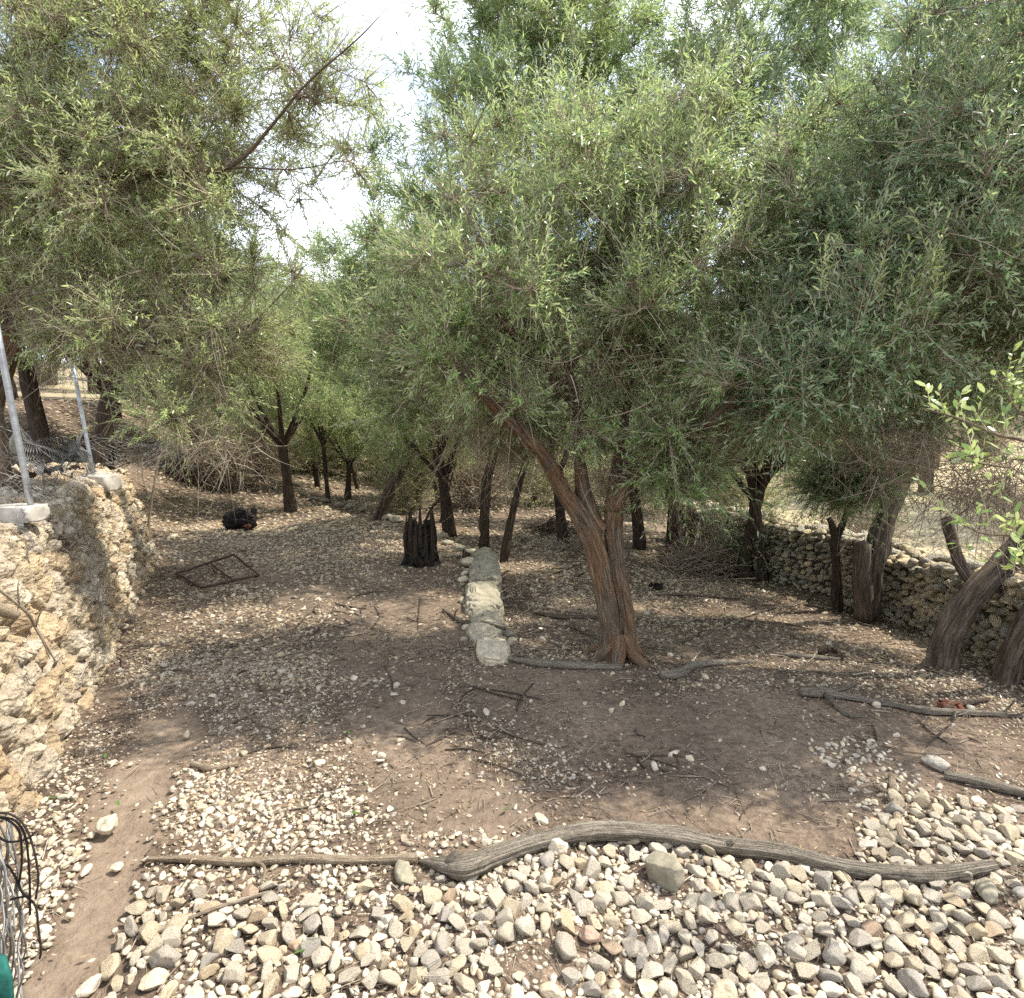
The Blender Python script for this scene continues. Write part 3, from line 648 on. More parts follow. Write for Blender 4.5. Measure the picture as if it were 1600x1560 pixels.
# fine chips: vectorised
def chips(name, n, box, rr, maskf, var, mat, label, cat, seed, flat=1.0, power=2.0):
    rg = np.random.default_rng(seed); x = rg.uniform(box[0], box[1], n); y = box[2] + (box[3] - box[2]) * rg.random(n)**1.35
    z = H(x, y); px, py = proj(x, y, z); ok = (rg.random(n) < maskf(px, py, x, y)) & (px > -60) & (px < 1660) & (py < 1640) & (x > wall_x(y) - 0.02 - 9 * (y > 7.2)) & (x < np.interp(y, RWy, RWx) + .1)
    x, y, z = x[ok], y[ok], z[ok]; n = len(x); r = rr[0] + (rr[1] - rr[0]) * rg.random(n)**power; r = r * (1 + 0.12 * np.maximum(y - 4, 0))
    k = rg.integers(0, len(var), n); Vs = []; Ts = []; c = 0
    for q in range(len(var)):
        id_ = np.where(k == q)[0]
        if not len(id_): continue
        V, T = var[q]; a = rg.random(len(id_)) * 6.283; ca, sa = np.cos(a), np.sin(a)
        tl = rg.normal(0, 0.3, len(id_)); v = V[None] * np.array([1, 1, flat]) * r[id_][:, None, None]
        vz = v[..., 2] + v[..., 0] * tl[:, None]; X_ = v[..., 0] * ca[:, None] - v[..., 1] * sa[:, None]; Y_ = v[..., 0] * sa[:, None] + v[..., 1] * ca[:, None]
        W = np.stack([X_ + x[id_][:, None], Y_ + y[id_][:, None], vz + z[id_][:, None] + r[id_][:, None] * 0.12], -1)
        Vs.append(W.reshape(-1, 3)); Ts.append((T[None] + (np.arange(len(id_)) * len(V))[:, None, None] + c).reshape(-1, 3)); c += W.size // 3
    tag(link(name, mesh_np(name, np.concatenate(Vs), [np.concatenate(Ts)]), mat), label, cat, None, 'stuff')
def m_chip(px, py, x, y):
    m = 0.28 + 0.5 * fbm(x * 1.7, y * 1.7, 2, 3); m = np.maximum(m, 0.95 * mask_px(px, py, [(370, 1060, 210, 130), (430, 950, 200, 70), (450, 1260, 230, 120), (150, 1200, 90, 80), (450, 860, 260, 50), (960, 920, 230, 40), (870, 1180, 130, 50), (40, 1400, 60, 200), (1000, 1400, 700, 60)]))
    m = m * (1 - 0.90 * mask_px(px, py, BARE)) * (1 - 0.93 * mask_px(px, py, PATH)); return m
chips('gravel', 42000, (-2.6, 3.2, 1.1, 4.2), (0.0035, 0.013), m_chip, VAR1, M['stone'], 'fine gravel chips lying between the stones near the camera', 'gravel', 31)
chips('gravel', 46000, (-5.5, 6.0, 3.6, 9.5), (0.006, 0.021), m_chip, VAR1, M['dullstone'], 'fine gravel covering the ground under the trees', 'gravel', 32)
V0, T0 = ICO[1]
chips('gravel', 16000, (-12, 9, 8.5, 19), (0.012, 0.03), lambda a, b, c, d: 0.75 + 0 * a, VAR1[:6], M['dullstone'], 'pale gravel on the far ground between the tree trunks', 'gravel', 33)

# leaf litter: flat curved dry leaves
def litter(n, box, ln, mat, label, seed, maskf, name='leaf_litter', z0=0.004):
    rg = np.random.default_rng(seed); x = rg.uniform(box[0], box[1], n); y = box[2] + (box[3] - box[2]) * rg.random(n)**1.3
    z = H(x, y); px, py = proj(x, y, z); ok = (rg.random(n) < maskf(px, py, x, y) * (0.25 + 0.9 * sstep(-.25, .3, fbm(x * 2.3, y * 2.3, seed, 3)))) & (px > -50) & (px < 1650) & (py < 1620); x, y, z = x[ok], y[ok], z[ok]; n = len(x)
    a = rg.random(n) * 6.283; d = np.stack([np.cos(a), np.sin(a), rg.normal(0, 0.25, n)], -1); wv = np.stack([-np.sin(a), np.cos(a), rg.normal(0, 0.5, n)], -1)
    l = ln * (0.5 + rg.random((n, 1))); l = l * (1 + 0.06 * np.maximum(y - 4, 0))[:, None]; p = np.stack([x, y, z + z0 + 0.008 * rg.random(n)], -1); wd = l * (0.10 + 0.1 * rg.random((n, 1)))
    V = np.stack([p - d * l / 2, p + wv * wd, p + d * l / 2, p - wv * wd], 1); V[:, 1:4:2, 2] -= 0.002; V = V.reshape(-1, 3)
    o = (np.arange(n) * 4)[:, None]; tag(link(name, mesh_np(name, V, [o + [0, 3, 2, 1]], smooth=False), mat), label, 'leaf litter', None, 'stuff')
litter(38000, (-2.8, 3.2, 1.1, 4.4), 0.020, M['dryleaf'], 'dry brown leaves and chaff strewn over the near soil', 41, lambda a, b, c, d: 0.75 * (1 - 0.95 * mask_px(a, b, PATH)) * (1 - 0.45 * mask_px(a, b, BARE)))
litter(60000, (-6, 7, 4, 11), 0.032, M['dryleaf'], 'dry leaf litter covering the ground under the trees', 42, lambda a, b, c, d: 0.8 * (1 - 0.45 * mask_px(a, b, BARE)) + 0 * a)
litter(20000, (-13, 14, 9, 20), 0.06, M['dryleaf'], 'dry leaf litter on the far ground between trunks', 43, lambda a, b, c, d: 0.8 + 0 * a)
def twiglet(n, box, seed, label, r=0.0022, ln=(0.04, 0.16)):
    rg = np.random.default_rng(seed); x = rg.uniform(box[0], box[1], n); y = box[2] + (box[3] - box[2]) * rg.random(n)**1.3
    px, py = proj(x, y, H(x, y)); ok = (rg.random(n) < 1 - 0.9 * mask_px(px, py, PATH)) & (x > wall_x(y) + 0.1); x, y = x[ok], y[ok]; n = len(x)
    a = rg.random(n) * 6.283; S = np.stack([x, y, H(x, y) + 0.008], -1); D = norm(np.stack([np.cos(a), np.sin(a), rg.normal(0.02, 0.08, n)], -1)); L = ln[0] + (ln[1] - ln[0]) * rg.random(n)**2
    mb = MB(); twigs(mb, S, D, L, rg.normal(0, .1, n), r * (0.6 + rg.random(n)), 4, np.stack([rg.normal(0, .2, n), rg.normal(0, .2, n), np.zeros(n)], -1))
    tag(link('twig_litter', mb.mesh('twig_litter'), M['twig'] if seed % 2 else M['darkstick']), label, 'twigs', None, 'stuff')
twiglet(2600, (-2.6, 3.2, 1.1, 4.4), 51, 'fine dry twigs littering the near ground'); twiglet(1500, (-2.6, 3.2, 1.1, 4.4), 52, 'fine dark twigs littering the near ground')
twiglet(4500, (-5, 6, 4, 11), 53, 'fine dry twigs under the trees', 0.003, (0.06, 0.3)); twiglet(3000, (-5, 6, 4, 11), 54, 'dark fallen twigs under the trees', 0.003, (0.06, 0.35))

# ================================================================== LOGS AND STICKS
def stick(pp, rad, mat, label, cat='stick', name='stick', group=None, sides=10, rough=0.16, lift=0.6, spurs=0, seed=1, flute=0.0, mids=None, knots=()):
    g = [at(a, b + .7 * q) for (a, b), q in zip(pp, rad)]; r = [q * dpt(c) / F for q, c in zip(rad, g)]
    pts = [c + np.array([0, 0, rr * 0.85 + 0.004]) for c, rr in zip(g, r)]
    if mids:
        for k, dz in mids.items(): pts[k][2] += dz
    mb = MB(); p, rr = tube(mb, pts, r, sides=sides, seg=10, rough=rough, flute=flute, seed=seed)
    rs = np.random.default_rng(seed)
    for q in range(spurs):
        i = rs.integers(2, len(p) - 2); d = norm(np.array([rs.normal(), rs.normal(), abs(rs.normal()) * 0.5])); L = rr[i] * (4 + 6 * rs.random())
        tube(mb, [p[i], p[i] + d * L * 0.6 + rs.normal(0, 0.1, 3) * L, p[i] + d * L], [rr[i] * 0.5, rr[i] * 0.35, rr[i] * 0.15], sides=5, seg=3, seed=seed)
    for f_, a_, k_ in knots:      # broken-off branch stubs
        i = int(f_ * (len(p) - 1)); tg_ = norm(p[min(i + 1, len(p) - 1)] - p[i - 1]); u_ = norm(np.cross(tg_, [0, 0, 1.])); d = u_ * math.cos(a_) + np.array([0, 0, 1.]) * math.sin(a_) + tg_ * .7; R_ = rr[i]
        tube(mb, [p[i], p[i] + d * R_ * .9, p[i] + d * R_ * 1.35], [R_ * k_ * 1.3, R_ * k_, R_ * k_ * .5], sides=14, seg=5, rough=.4, flute=.3, seed=i)
    o = link(name, mb.mesh(name, g[0]), M[mat], None, g[0]); tag(o, label, cat, group); return o
stick([(655, 1347), (690, 1354), (728, 1357), (770, 1343), (830, 1323), (900, 1312), (960, 1308), (1050, 1314), (1130, 1322), (1220, 1338), (1300, 1355), (1380, 1367), (1460, 1368), (1552, 1358)],
      [3, 13, 20, 16, 14, 14, 14.5, 13.5, 13, 13.5, 12.5, 12, 13, 9], 'driftwood', 'long curved weathered grey log lying across the foreground above the cobbles', 'log', 'fallen_log', sides=48, rough=0.22, flute=0.20, knots=((0.30, 2.2, .55), (0.47, 4.2, .5), (0.62, 1.0, .4), (0.80, 3.6, .45), (0.105, 1.7, .7), (0.13, 4.0, .5)), seed=4, mids={4: 0.0, 5: 0.008, 6: 0.012, 7: 0.008})
stick([(232, 1350), (300, 1347), (380, 1354), (470, 1350), (560, 1347), (650, 1343)], [4, 6, 7, 6.5, 7, 8], 'palewood', 'slender pale barkless branch lying left of the big grey log', 'branch', 'fallen_branch', sides=20, spurs=4, seed=6, flute=0.22)
stick([(795, 1032), (850, 1040), (910, 1043), (970, 1045)], [4, 6, 6, 5], 'driftwood', 'straight grey log lying between the stone slab and the big olive trunk', 'log', 'fallen_log', sides=14, seed=8)
stick([(1032, 1057), (1062, 1056), (1080, 1042), (1110, 1037), (1180, 1035)], [7, 8, 6, 5, 3], 'driftwood', 'crooked grey branch lying just right of the big olive trunk', 'branch', 'fallen_branch', sides=14, seed=9)
stick([(1250, 1083), (1290, 1085), (1330, 1093), (1400, 1104), (1450, 1112), (1530, 1118), (1600, 1122)], [8, 10, 6, 5, 7, 5, 4], 'driftwood', 'knotty silver grey log with split end on the right of the clearing', 'log', 'fallen_log', sides=14, spurs=6, seed=10, flute=0.3)
stick([(1475, 1212), (1530, 1225), (1610, 1248)], [6, 8, 8], 'driftwood', 'smooth grey log entering from the right edge above the cobbles', 'log', 'fallen_log', sides=14, seed=11)
stick([(1392, 1215), (1398, 1250), (1403, 1290), (1415, 1328)], [5, 6, 6, 5], 'palewood', 'short thick stick pointing at the camera on the cobbles at the right', 'stick', spurs=2, seed=12)
stick([(1212, 1023), (1260, 1027), (1312, 1031)], [3, 4, 3], 'driftwood', 'thin straight stick leaning at the small dark wood chunk', seed=13)
stick([(830, 958), (880, 965), (935, 967)], [2, 4, 3], 'darkstick', 'dark stick lying behind the big olive trunk', seed=14)
stick([(300, 1196), (330, 1202), (372, 1196)], [5, 5, 4], 'palewood', 'short pale broken branch on the gravel right of the dirt path', seed=15, spurs=1)
stick([(693, 955), (720, 972), (760, 985), (790, 997)], [2.5, 3.5, 3, 2], 'darkstick', 'dark forked branch draped over the low stone ledge', 'branch', 'fallen_branch', spurs=3, seed=16, mids={3: 0.06, 2: 0.05})
stick([(1025, 932), (1090, 932), (1150, 937)], [1.5, 2, 2], 'darkstick', 'long thin dark stick in front of the brush pile', seed=17, spurs=2)
stick([(1475, 1112), (1500, 1105), (1545, 1094)], [4, 5, 3], 'bark_grey', 'short bark covered branch crossing the knotty log near the right edge', seed=18, spurs=1)
stick([(240, 1462), (330, 1432), (420, 1400)], [2, 3, 3], 'twig', 'long thin twig lying across the cobbles right of the dirt path', seed=20)
stick([(265, 1510), (305, 1490), (345, 1478)], [3, 3, 2], 'darkstick', 'dark twig among the cobbles near the bottom left', seed=22)
srg = np.random.default_rng(101)
areas = [(750, 1130, 120, 50, 24), (560, 950, 120, 40, 16), (900, 1180, 200, 40, 14), (1150, 1240, 220, 60, 9), (1150, 985, 170, 50, 14), (480, 1230, 200, 80, 10), (1100, 1440, 450, 60, 12), (350, 1050, 150, 60, 8), (430, 1440, 200, 60, 10), (1440, 1160, 130, 30, 7), (870, 900, 100, 25, 8)]
for cx, cy, rx, ry, n in areas:
    for q in range(n):
        px, py = cx + srg.normal(0, rx * .55), cy + srg.normal(0, ry * .55); a = srg.random() * 6.28; L = 14 + 45 * srg.random()**2
        dx, dy = math.cos(a) * L, math.sin(a) * L * 0.42; b = srg.normal(0, 4, 2)
        if not (10 < px < 1590 and py < 1540): continue
        stick([(px - dx, py - dy), (px + b[0], py + b[1] * .5), (px + dx, py + dy)], [0.7 + .5 * srg.random(), 0.9 + 1.0 * srg.random(), 0.5], ['twig', 'darkstick', 'bark_grey'][srg.integers(3)],
              'thin dry stick scattered on the clearing floor', 'stick', 'stick', 'thin sticks scattered over the clearing', sides=6, seed=int(srg.integers(900)), spurs=int(srg.integers(0, 3)))

# ================================================================== STONE LEDGE (each block a thing)
def boulder(px, py, wpx, dims, label, seed, yaw=0.0, lift=0.0, mat='boulder', cat='rock', name='boulder', sub=4, rough=0.10):
    r_ = np.random.default_rng(seed); g = at(px, py); rad = wpx * dpt(g) / F / 2
    V, T = rock_shape(sub, r_, 14, 0.66, rough, dims); V *= (1 + 0.05 * fbm(V[:, 0] * 5, V[:, 1] * 5, V[:, 2] * 5, 4, seed))[:, None]
    c, s = math.cos(yaw), math.sin(yaw); V = V * rad; V = V @ np.array([[c, s, 0], [-s, c, 0], [0, 0, 1]]); V[:, 2] -= V[:, 2].min() * 0.55
    g = g + [0, 0, lift]; return tag(link(name, mesh_np(name, V, [T]), M[mat], None, g), label, cat)
def ledge_rock(px, py0, py1, wpx, hgt, label, seed, mat='boulder'):
    """a ledge block whose footprint runs from photo row py0 (near end) back to py1"""
    g0, g1 = at(px, py0), at(px - 2, py1); c = (g0 + g1) / 2; L = np.linalg.norm((g1 - g0)[:2]); W = wpx * dpt(c) / F
    V, T = rock_shape(5, np.random.default_rng(seed), 13, 0.60, 0.06, (1, 1, 1)); V = V / np.abs(V).max(0)
    V = np.sign(V) * np.abs(V)**0.55 * [W / 2 * .92, L / 2 * 1.12, hgt]
    V = V * (1 + .16 * fbm(V[:, 0] * 8 + seed, V[:, 1] * 8, V[:, 2] * 12, 5))[:, None]; V *= (1 - 0.10 * np.abs(fbm(V[:, 0] * 22, V[:, 1] * 22, V[:, 2] * 26, 4))[:, None]); f1_, f2_, _ = worley(V[:, 0] / .13 + .3 * fbm(V[:, 0] * 9, V[:, 1] * 9, 0, 3), V[:, 1] / .11, V[:, 2] / .10, seed); V *= (1 - .07 * (1 - sstep(0, .14, f2_ - f1_)))[:, None]; V[:, 2] -= 0.03 * np.abs(noise(V[:, 1] * 9 + .3 * V[:, 0], seed, 0.5)) ** .5 * (V[:, 2] > 0)
    yaw = math.atan2(-(g1 - g0)[0], (g1 - g0)[1]); cy, sy = math.cos(yaw), math.sin(yaw); V = V @ np.array([[cy, sy, 0], [-sy, cy, 0], [0, 0, 1]])
    c[2] = max(g0[2], g1[2], c[2]) - hgt * .30
    return tag(link('boulder', mesh_np('boulder', V, [T]), M[mat], None, c), label, 'rock')
ledge_rock(770, 1040, 1003, 62, .11, 'flat pale stone slab at the near end of the stone ledge', 1, 'whitestone')
ledge_rock(760, 1004, 958, 70, .15, 'long mossy grey rock forming the middle of the stone ledge', 2)
ledge_rock(757, 962, 918, 66, .19, 'grey weathered rock with cracks, second from the far end of the stone ledge', 3)
ledge_rock(757, 924, 893, 58, .24, 'tallest mossy rock near the far end of the stone ledge', 5)
ledge_rock(756, 898, 874, 54, .26, 'rounded rock closing the far end of the stone ledge', 7)
boulder(733, 886, 26, (1, 1, 0.6), 'small pale rock wedged left of the far end of the ledge', 6, 0.5, 0.03, 'whitestone')
brg = np.random.default_rng(9)
for q in range(24):
    f_ = brg.random(); px = 764 - 14 * f_ + (34 if q % 2 else -38) * (1 - .35 * f_) + brg.normal(0, 4); py = 1038 - 160 * f_
    o = boulder(px, py, 10 + 12 * brg.random(), (1, .8, .6), 'small rough stone fallen beside the ledge blocks', int(brg.integers(999)), brg.random() * 6, 0.0, ['boulder', 'whitestone'][q % 3 == 0], 'stone', 'stone', sub=3); o['group'] = 'small stones along the stone ledge'
for px, py, w_ in [(718, 862, 22), (700, 852, 20), (690, 842, 26), (668, 830, 18), (640, 822, 22), (618, 816, 26), (604, 812, 22), (590, 806, 20), (566, 800, 18), (548, 796, 22), (530, 792, 18), (508, 786, 20), (488, 782, 16), (470, 776, 18), (735, 868, 26), (712, 872, 16), (660, 838, 14), (450, 770, 16), (430, 765, 14)]:
    o = boulder(px, py, w_, (1, 0.9, 0.5), 'grey stone in the low line of stones edging the terrace', int(brg.integers(999)), brg.random() * 6, 0.01, sub=3)
    o['group'] = 'stones edging the terrace'

# ================================================================== STUMP, CHARRED LOG, FRAME, PILES
def rough_stump(px, py, wpx, hpx, name, label, mat, seed, cat='stump', lean=0.0, jag=0.25, flare=1.15, sides=64, wob=1.0):
    g = at(px, py); k = dpt(g) / F; r = wpx * k / 2; h = hpx * k; m = 46
    th = np.linspace(0, 2 * math.pi, sides, endpoint=False); t = np.linspace(0, 1, m)[:, None]; cs, sn = np.cos(th)[None], np.sin(th)[None]
    top = h * (1 - jag * (0.5 + 0.5 * fbm(cs * 1.6 + seed, sn * 1.6, 0, 3)) - jag * 0.5 * np.abs(noise(cs * 6, sn * 6, seed)))
    rr = r * (1 + (flare - 1) * (1 - t)**3) * (1 + 0.16 * wob * fbm(cs * 1.6 + seed, sn * 1.6, t * 2.2, 3) - 0.12 * wob * np.abs(noise(cs * 5, sn * 5, t * 1.2 + seed)) + 0.05 * fbm(cs * 9, sn * 9, t * 14, 3))
    Zc = t * top; V = np.stack([rr * cs + lean * Zc, rr * sn, Zc - 0.04], -1)
    # inner hollow
    t2 = np.linspace(1, 0.45, 14)[:, None]; r2 = rr[-1:] * (0.80 - 0.35 * (1 - t2)); Z2 = top * t2
    V2 = np.stack([r2 * cs + lean * Z2, r2 * sn, Z2 - 0.04 + 0.03 * noise(cs * 4, sn * 4, t2 * 5)], -1)
    V = np.concatenate([V, V2]).reshape(-1, 3); M2 = m + 14
    i = np.arange(M2 - 1)[:, None] * sides; j = np.arange(sides)[None]; j2 = (j + 1) % sides
    Qd = np.stack([i + j, i + j2, i + sides + j2, i + sides + j], -1).reshape(-1, 4)
    uv = np.stack([np.broadcast_to(np.abs(th / math.pi - 1)[None], (M2, sides)), np.concatenate([np.broadcast_to(Zc, (m, sides)), np.broadcast_to(Z2, (14, sides))])], -1).reshape(-1, 2)
    k = len(V); V = np.vstack([V, [[lean * h * .4, 0, h * 0.40]]]); uv = np.vstack([uv, [0, 0]]); jj = np.arange(sides); T = np.stack([np.full(sides, k), (M2 - 1) * sides + (jj + 1) % sides, (M2 - 1) * sides + jj], -1)[:, ::-1]
    return tag(link(name, mesh_np(name, V, [T, Qd], uv), M[mat], None, g), label, cat), g, r, h
st, g, r, h = rough_stump(657, 882, 50, 98, 'charred_stump', 'tall blackened hollow tree stump standing on the terrace edge', 'charred', 3, jag=0.48, flare=1.2, wob=2.4)
mb = MB()
for a, L in ((2.0, .7), (2.6, .85), (0.4, .86), (5.2, .75), (4.6, .8), (5.8, .92), (4.2, .95), (3.6, .8), (4.9, 1.0)):
    x, y = math.cos(a) * r * .86, math.sin(a) * r * .86
    tube(mb, [(x, y, h * .05), (x * 1.08, y * 1.08, h * .5 * L), (x * 0.95, y * 0.95, h * .98 * L)], [0.03, 0.035, 0.008], sides=8, seg=5, flute=.4, seed=int(a * 10), rough=.3)
link('splinter', mb.mesh('splinter'), M['bark_dark'], st)
mb = MB(); tube(mb, [(0.05, 0, h * .65), (0.16, 0.02, h * .95), (0.30, 0.0, h * 1.05), (0.36, 0, h * 1.35), (0.42, .05, h * 1.65)], [.016, .014, .012, .009, .004], sides=6, seg=4); tube(mb, [(0.35, 0, h * 1.3), (.30, 0, h * 1.5), (.22, 0, h * 1.72)], [.008, .006, .003], sides=5, seg=4)
link('bare_branch', mb.mesh('bare_branch'), M['bark_dark'], st)
rough_stump(1025, 920, 22, 16, 'small_stump', 'small black burnt stump on the open ground right of the big olive', 'charred', 5, jag=0.5)
rough_stump(1297, 1028, 36, 24, 'wood_chunk', 'dark stubby wood block with hollow top on the soil near the right wall', 'bark_dark', 8, jag=0.35, cat='wood block')
rough_stump(728, 872, 12, 28, 'small_stump', 'thin grey pointed stub standing at the far end of the stone ledge', 'bark_grey', 9, jag=0.7)
# charred log lying at the left
g = at(378, 828); k = dpt(g) / F; mb = MB()
tube(mb, [(-26 * k, 0.05, 12 * k), (-10 * k, 0, 14 * k), (8 * k, -.02, 15 * k), (22 * k, -.08, 13 * k)], [11 * k, 15 * k, 15 * k, 12 * k], sides=40, seg=10, flute=.55, rough=.35, seed=3)
tube(mb, [(10 * k, .02, 18 * k), (18 * k, .02, 25 * k), (20 * k, 0.02, 33 * k)], [8 * k, 6 * k, 4 * k], sides=12, seg=4, flute=.3, seed=5)
cl = link('charred_log', mb.mesh('charred_log'), M['charred'], None, g); tag(cl, 'short charred black log lying on the gravel near the rusty frame', 'log')
mb = MB(); tube(mb, [(10 * k, -.10, 6 * k), (16 * k, -.15, 7 * k), (20 * k, -.14, 8 * k)], [3 * k, 4.5 * k, 3 * k], sides=16, seg=6, flute=.7, rough=.4, seed=6); link('rotten_core', mb.mesh('rotten_core'), M['ember'], cl)
# reddish rotten wood at right
g = at(1482, 1112); k = dpt(g) / F; mb = MB(); rr_ = np.random.default_rng(4)
for q in range(9):
    x = rr_.normal(0, 9) * k; tube(mb, [(x, rr_.normal(0, .02), 2 * k), (x + rr_.normal(0, 5) * k, rr_.normal(0, .02), 7 * k), (x + rr_.normal(0, 8) * k, 0, (8 + 8 * rr_.random()) * k)], [4 * k, 4 * k, 1.5 * k], sides=7, seg=4, flute=.5, rough=.3, seed=q)
tag(link('rotten_wood', mb.mesh('rotten_wood'), M['ember'], None, g), 'crumbled rust red rotten wood piece in front of the knotty log', 'wood piece')
# rusty frame
fp = [(275, 900), (365, 878), (405, 905), (315, 922)]
fg = [at(a, b) + np.array([0, 0, z]) for (a, b), z in zip(fp, (.03, .08, .04, .03))]; org = fg[0]
e = empty('metal_frame', org, 'rusty iron rectangular frame with a cross bar lying on the gravel by the wall', 'metal frame')
def bar(a, b, name, wd=0.011, par=e, org=org):
    a = np.asarray(a) - org; b = np.asarray(b) - org; mb = MB(); n_ = 7; t = np.linspace(0, 1, n_)[:, None]
    pts = a * (1 - t) + b * t; pts[1:-1] += np.random.default_rng(int(abs(a[0] + b[1]) * 999)).normal(0, 0.003, (n_ - 2, 3))
    tube(mb, pts, [wd * 1.2] * 2, sides=4, seg=1, rough=.05); return link(name, mb.mesh(name, smooth=False), M['rust'], par)
for i in range(4): bar(fg[i], fg[(i + 1) % 4], 'frame_bar')
bar(fg[0] * .45 + fg[1] * .55, fg[3] * .45 + fg[2] * .55, 'cross_bar'); bar(fg[2] + (fg[1] - fg[2]) * .1, fg[2] + (fg[1] - fg[2]) * .9 + [-.03, .02, .04], 'bent_rod', 0.005)
# brush piles
def brush(px, py, wpx, hpx, n, label, mat, seed, name='brush_pile', depth=0.6):
    g = at(px, py); k = dpt(g) / F; W, Hh = wpx * k / 2, hpx * k; r_ = np.random.default_rng(seed)
    u = r_.normal(0, .45, (n, 2)); S = np.stack([u[:, 0] * W, u[:, 1] * W * depth, Hh * np.exp(-(u**2).sum(1) * 1.5) * r_.random(n)], -1)
    a = r_.normal(0, 1, n) * 1.1 + (r_.random(n) < .5) * math.pi; D = norm(np.stack([np.cos(a), np.sin(a) * .7, r_.normal(0, .35, n)], -1)); L = W * (0.35 + 0.7 * r_.random(n)); S = S - D * L[:, None] * .5; S[:, 2] = np.maximum(S[:, 2], .01)
    mb = MB(); twigs(mb, S, D, L, r_.normal(-.08, .2, n), 0.005 + 0.008 * r_.random(n)**2, 6, r_.normal(0, .2, (n, 3)))
    return tag(link(name, mb.mesh(name), M[mat], None, g), label, 'brush pile')
brush(1095, 895, 150, 50, 520, 'heap of cut grey branches piled against the far end of the right stone wall', 'twig', 1)
brush(1085, 880, 120, 55, 260, 'dark heap of brushwood behind the grey branch pile', 'bark_dark', 2)
brush(862, 832, 90, 24, 260, 'low tangle of dead branches on the ground far behind the big trunk', 'darkstick', 3)
brush(905, 862, 110, 16, 120, 'flat spread of pale dead branches just behind the big trunk', 'twig', 4)
brush(280, 748, 120, 34, 300, 'dark brush pile under the drooping branches at the left', 'bark_dark', 5)
brush(135, 728, 120, 50, 420, 'tangle of grey brown brushwood around the foot of the second fence post', 'darkstick', 6)
brush(60, 860, 90, 60, 420, 'mat of dead grey stems hanging over the top of the left wall', 'twig', 7, depth=.8)
brush(15, 800, 110, 60, 300, 'thicket of dry brown stems at the foot of the near fence post', 'twig', 8)
brush(40, 690, 130, 20, 160, 'low dry brush on the upper terrace behind the posts', 'darkstick', 9)

# ================================================================== RIGHT DRY-STONE WALL made of real stones
def dry_wall(name, pts, h0, th, seed, label, cols, step=0.095, hh=0.062):
    r_ = np.random.default_rng(seed); e = None; pts = np.array(pts); d = np.concatenate([[0], np.cumsum(np.linalg.norm(np.diff(pts, axis=0), axis=1))])
    org = np.array([pts[0][0], pts[0][1], 0.0]); lst = []; L = d[-1]; row = 0; z = 0.0
    while z < h0 * 1.02:
        s = r_.random() * .1
        while s < L:
            w_ = step * (0.6 + 0.9 * r_.random()); x, y = np.interp(s + w_ / 2, d, pts[:, 0]), np.interp(s + w_ / 2, d, pts[:, 1])
            x2, y2 = np.interp(min(L, s + w_ / 2 + .1), d, pts[:, 0]), np.interp(min(L, s + w_ / 2 + .1), d, pts[:, 1]); x1, y1 = np.interp(max(0, s + w_ / 2 - .1), d, pts[:, 0]), np.interp(max(0, s + w_ / 2 - .1), d, pts[:, 1])
            tg = norm(np.array([x2 - x1, y2 - y1])); nr = np.array([-tg[1], tg[0]])
            hz = h0 * (1 + 0.13 * noise(s * 1.3, 3.3, seed) + 0.05 * noise(s * 7, 1.1, seed))
            if z < hz:
                sides = (0, 1) if z > hz - 2.2 * hh else (0,)
                for sd in sides:
                    lst.append((x + nr[0] * th * sd, y + nr[1] * th * sd, float(H(x, y, False)) + z + hh * .5 + r_.normal(0, .01), tg, w_ * .56, hh * (0.55 + 0.35 * r_.random()), r_.normal(0, 0.02)))
                if z > hz - 1.2 * hh:
                    lst.append((x + nr[0] * th * .5, y + nr[1] * th * .5, float(H(x, y, False)) + z + hh * .6 + .03 * r_.random(), tg, w_ * .75, hh * .7, 0))
            s += w_
        z += hh * 0.98
    Vs, Ts, Cs = [], [], []; c = 0
    for x, y, z, tg, a, b, off in lst:
        V, T = VAR2[r_.integers(16)]; V = V.copy(); V[:, 2] /= np.abs(V[:, 2]).max(); V[:, 1] /= np.abs(V[:, 1]).max(); q = r_.normal(0, .18)
        vx, vy, vz = V[:, 0] * a, V[:, 1] * .09 + off, V[:, 2] * b + V[:, 0] * a * q
        Vs.append(np.stack([vx * tg[0] - vy * tg[1] + x, vx * tg[1] + vy * tg[0] + y, vz + z], -1)); Ts.append(T + c); c += len(V)
        Cs.append(np.tile(np.array(cols[r_.integers(len(cols))]) * (0.75 + 0.5 * r_.random()), (len(V), 1)))
    # earth and rubble core behind the face stones
    n = 60; sN = np.linspace(0, L, n); cx, cy = np.interp(sN, d, pts[:, 0]), np.interp(sN, d, pts[:, 1]); tg = norm(np.gradient(np.stack([cx, cy], -1), axis=0)); nr = np.stack([-tg[:, 1], tg[:, 0]], -1)
    gz = H(cx, cy, False); hz = h0 * (1 + 0.13 * noise(sN * 1.3, 3.3, seed)) - 0.05
    prof = [(0.025, -.2), (0.025, 1), (th - .02, 1), (th - .02, -.2)]
    V = np.stack([np.stack([cx + nr[:, 0] * o, cy + nr[:, 1] * o, gz + (hz * q if q > 0 else q)], -1) for o, q in prof], 1).reshape(-1, 3)
    i = np.arange(n - 1)[:, None] * 4; j = np.arange(3)[None]; Qd = np.stack([i + j, i + 4 + j, i + 5 + j, i + 1 + j], -1).reshape(-1, 4)
    Vs.append(V); Cs.append(np.tile([(.07, .055, .04)], (len(V), 1)))
    me = mesh_np(name, np.concatenate(Vs) - org, [np.concatenate(Ts), Qd + c], attrs={'tone': np.concatenate(Cs)})
    return tag(link(name, me, M['wall_dark'], None, org), label, 'wall')
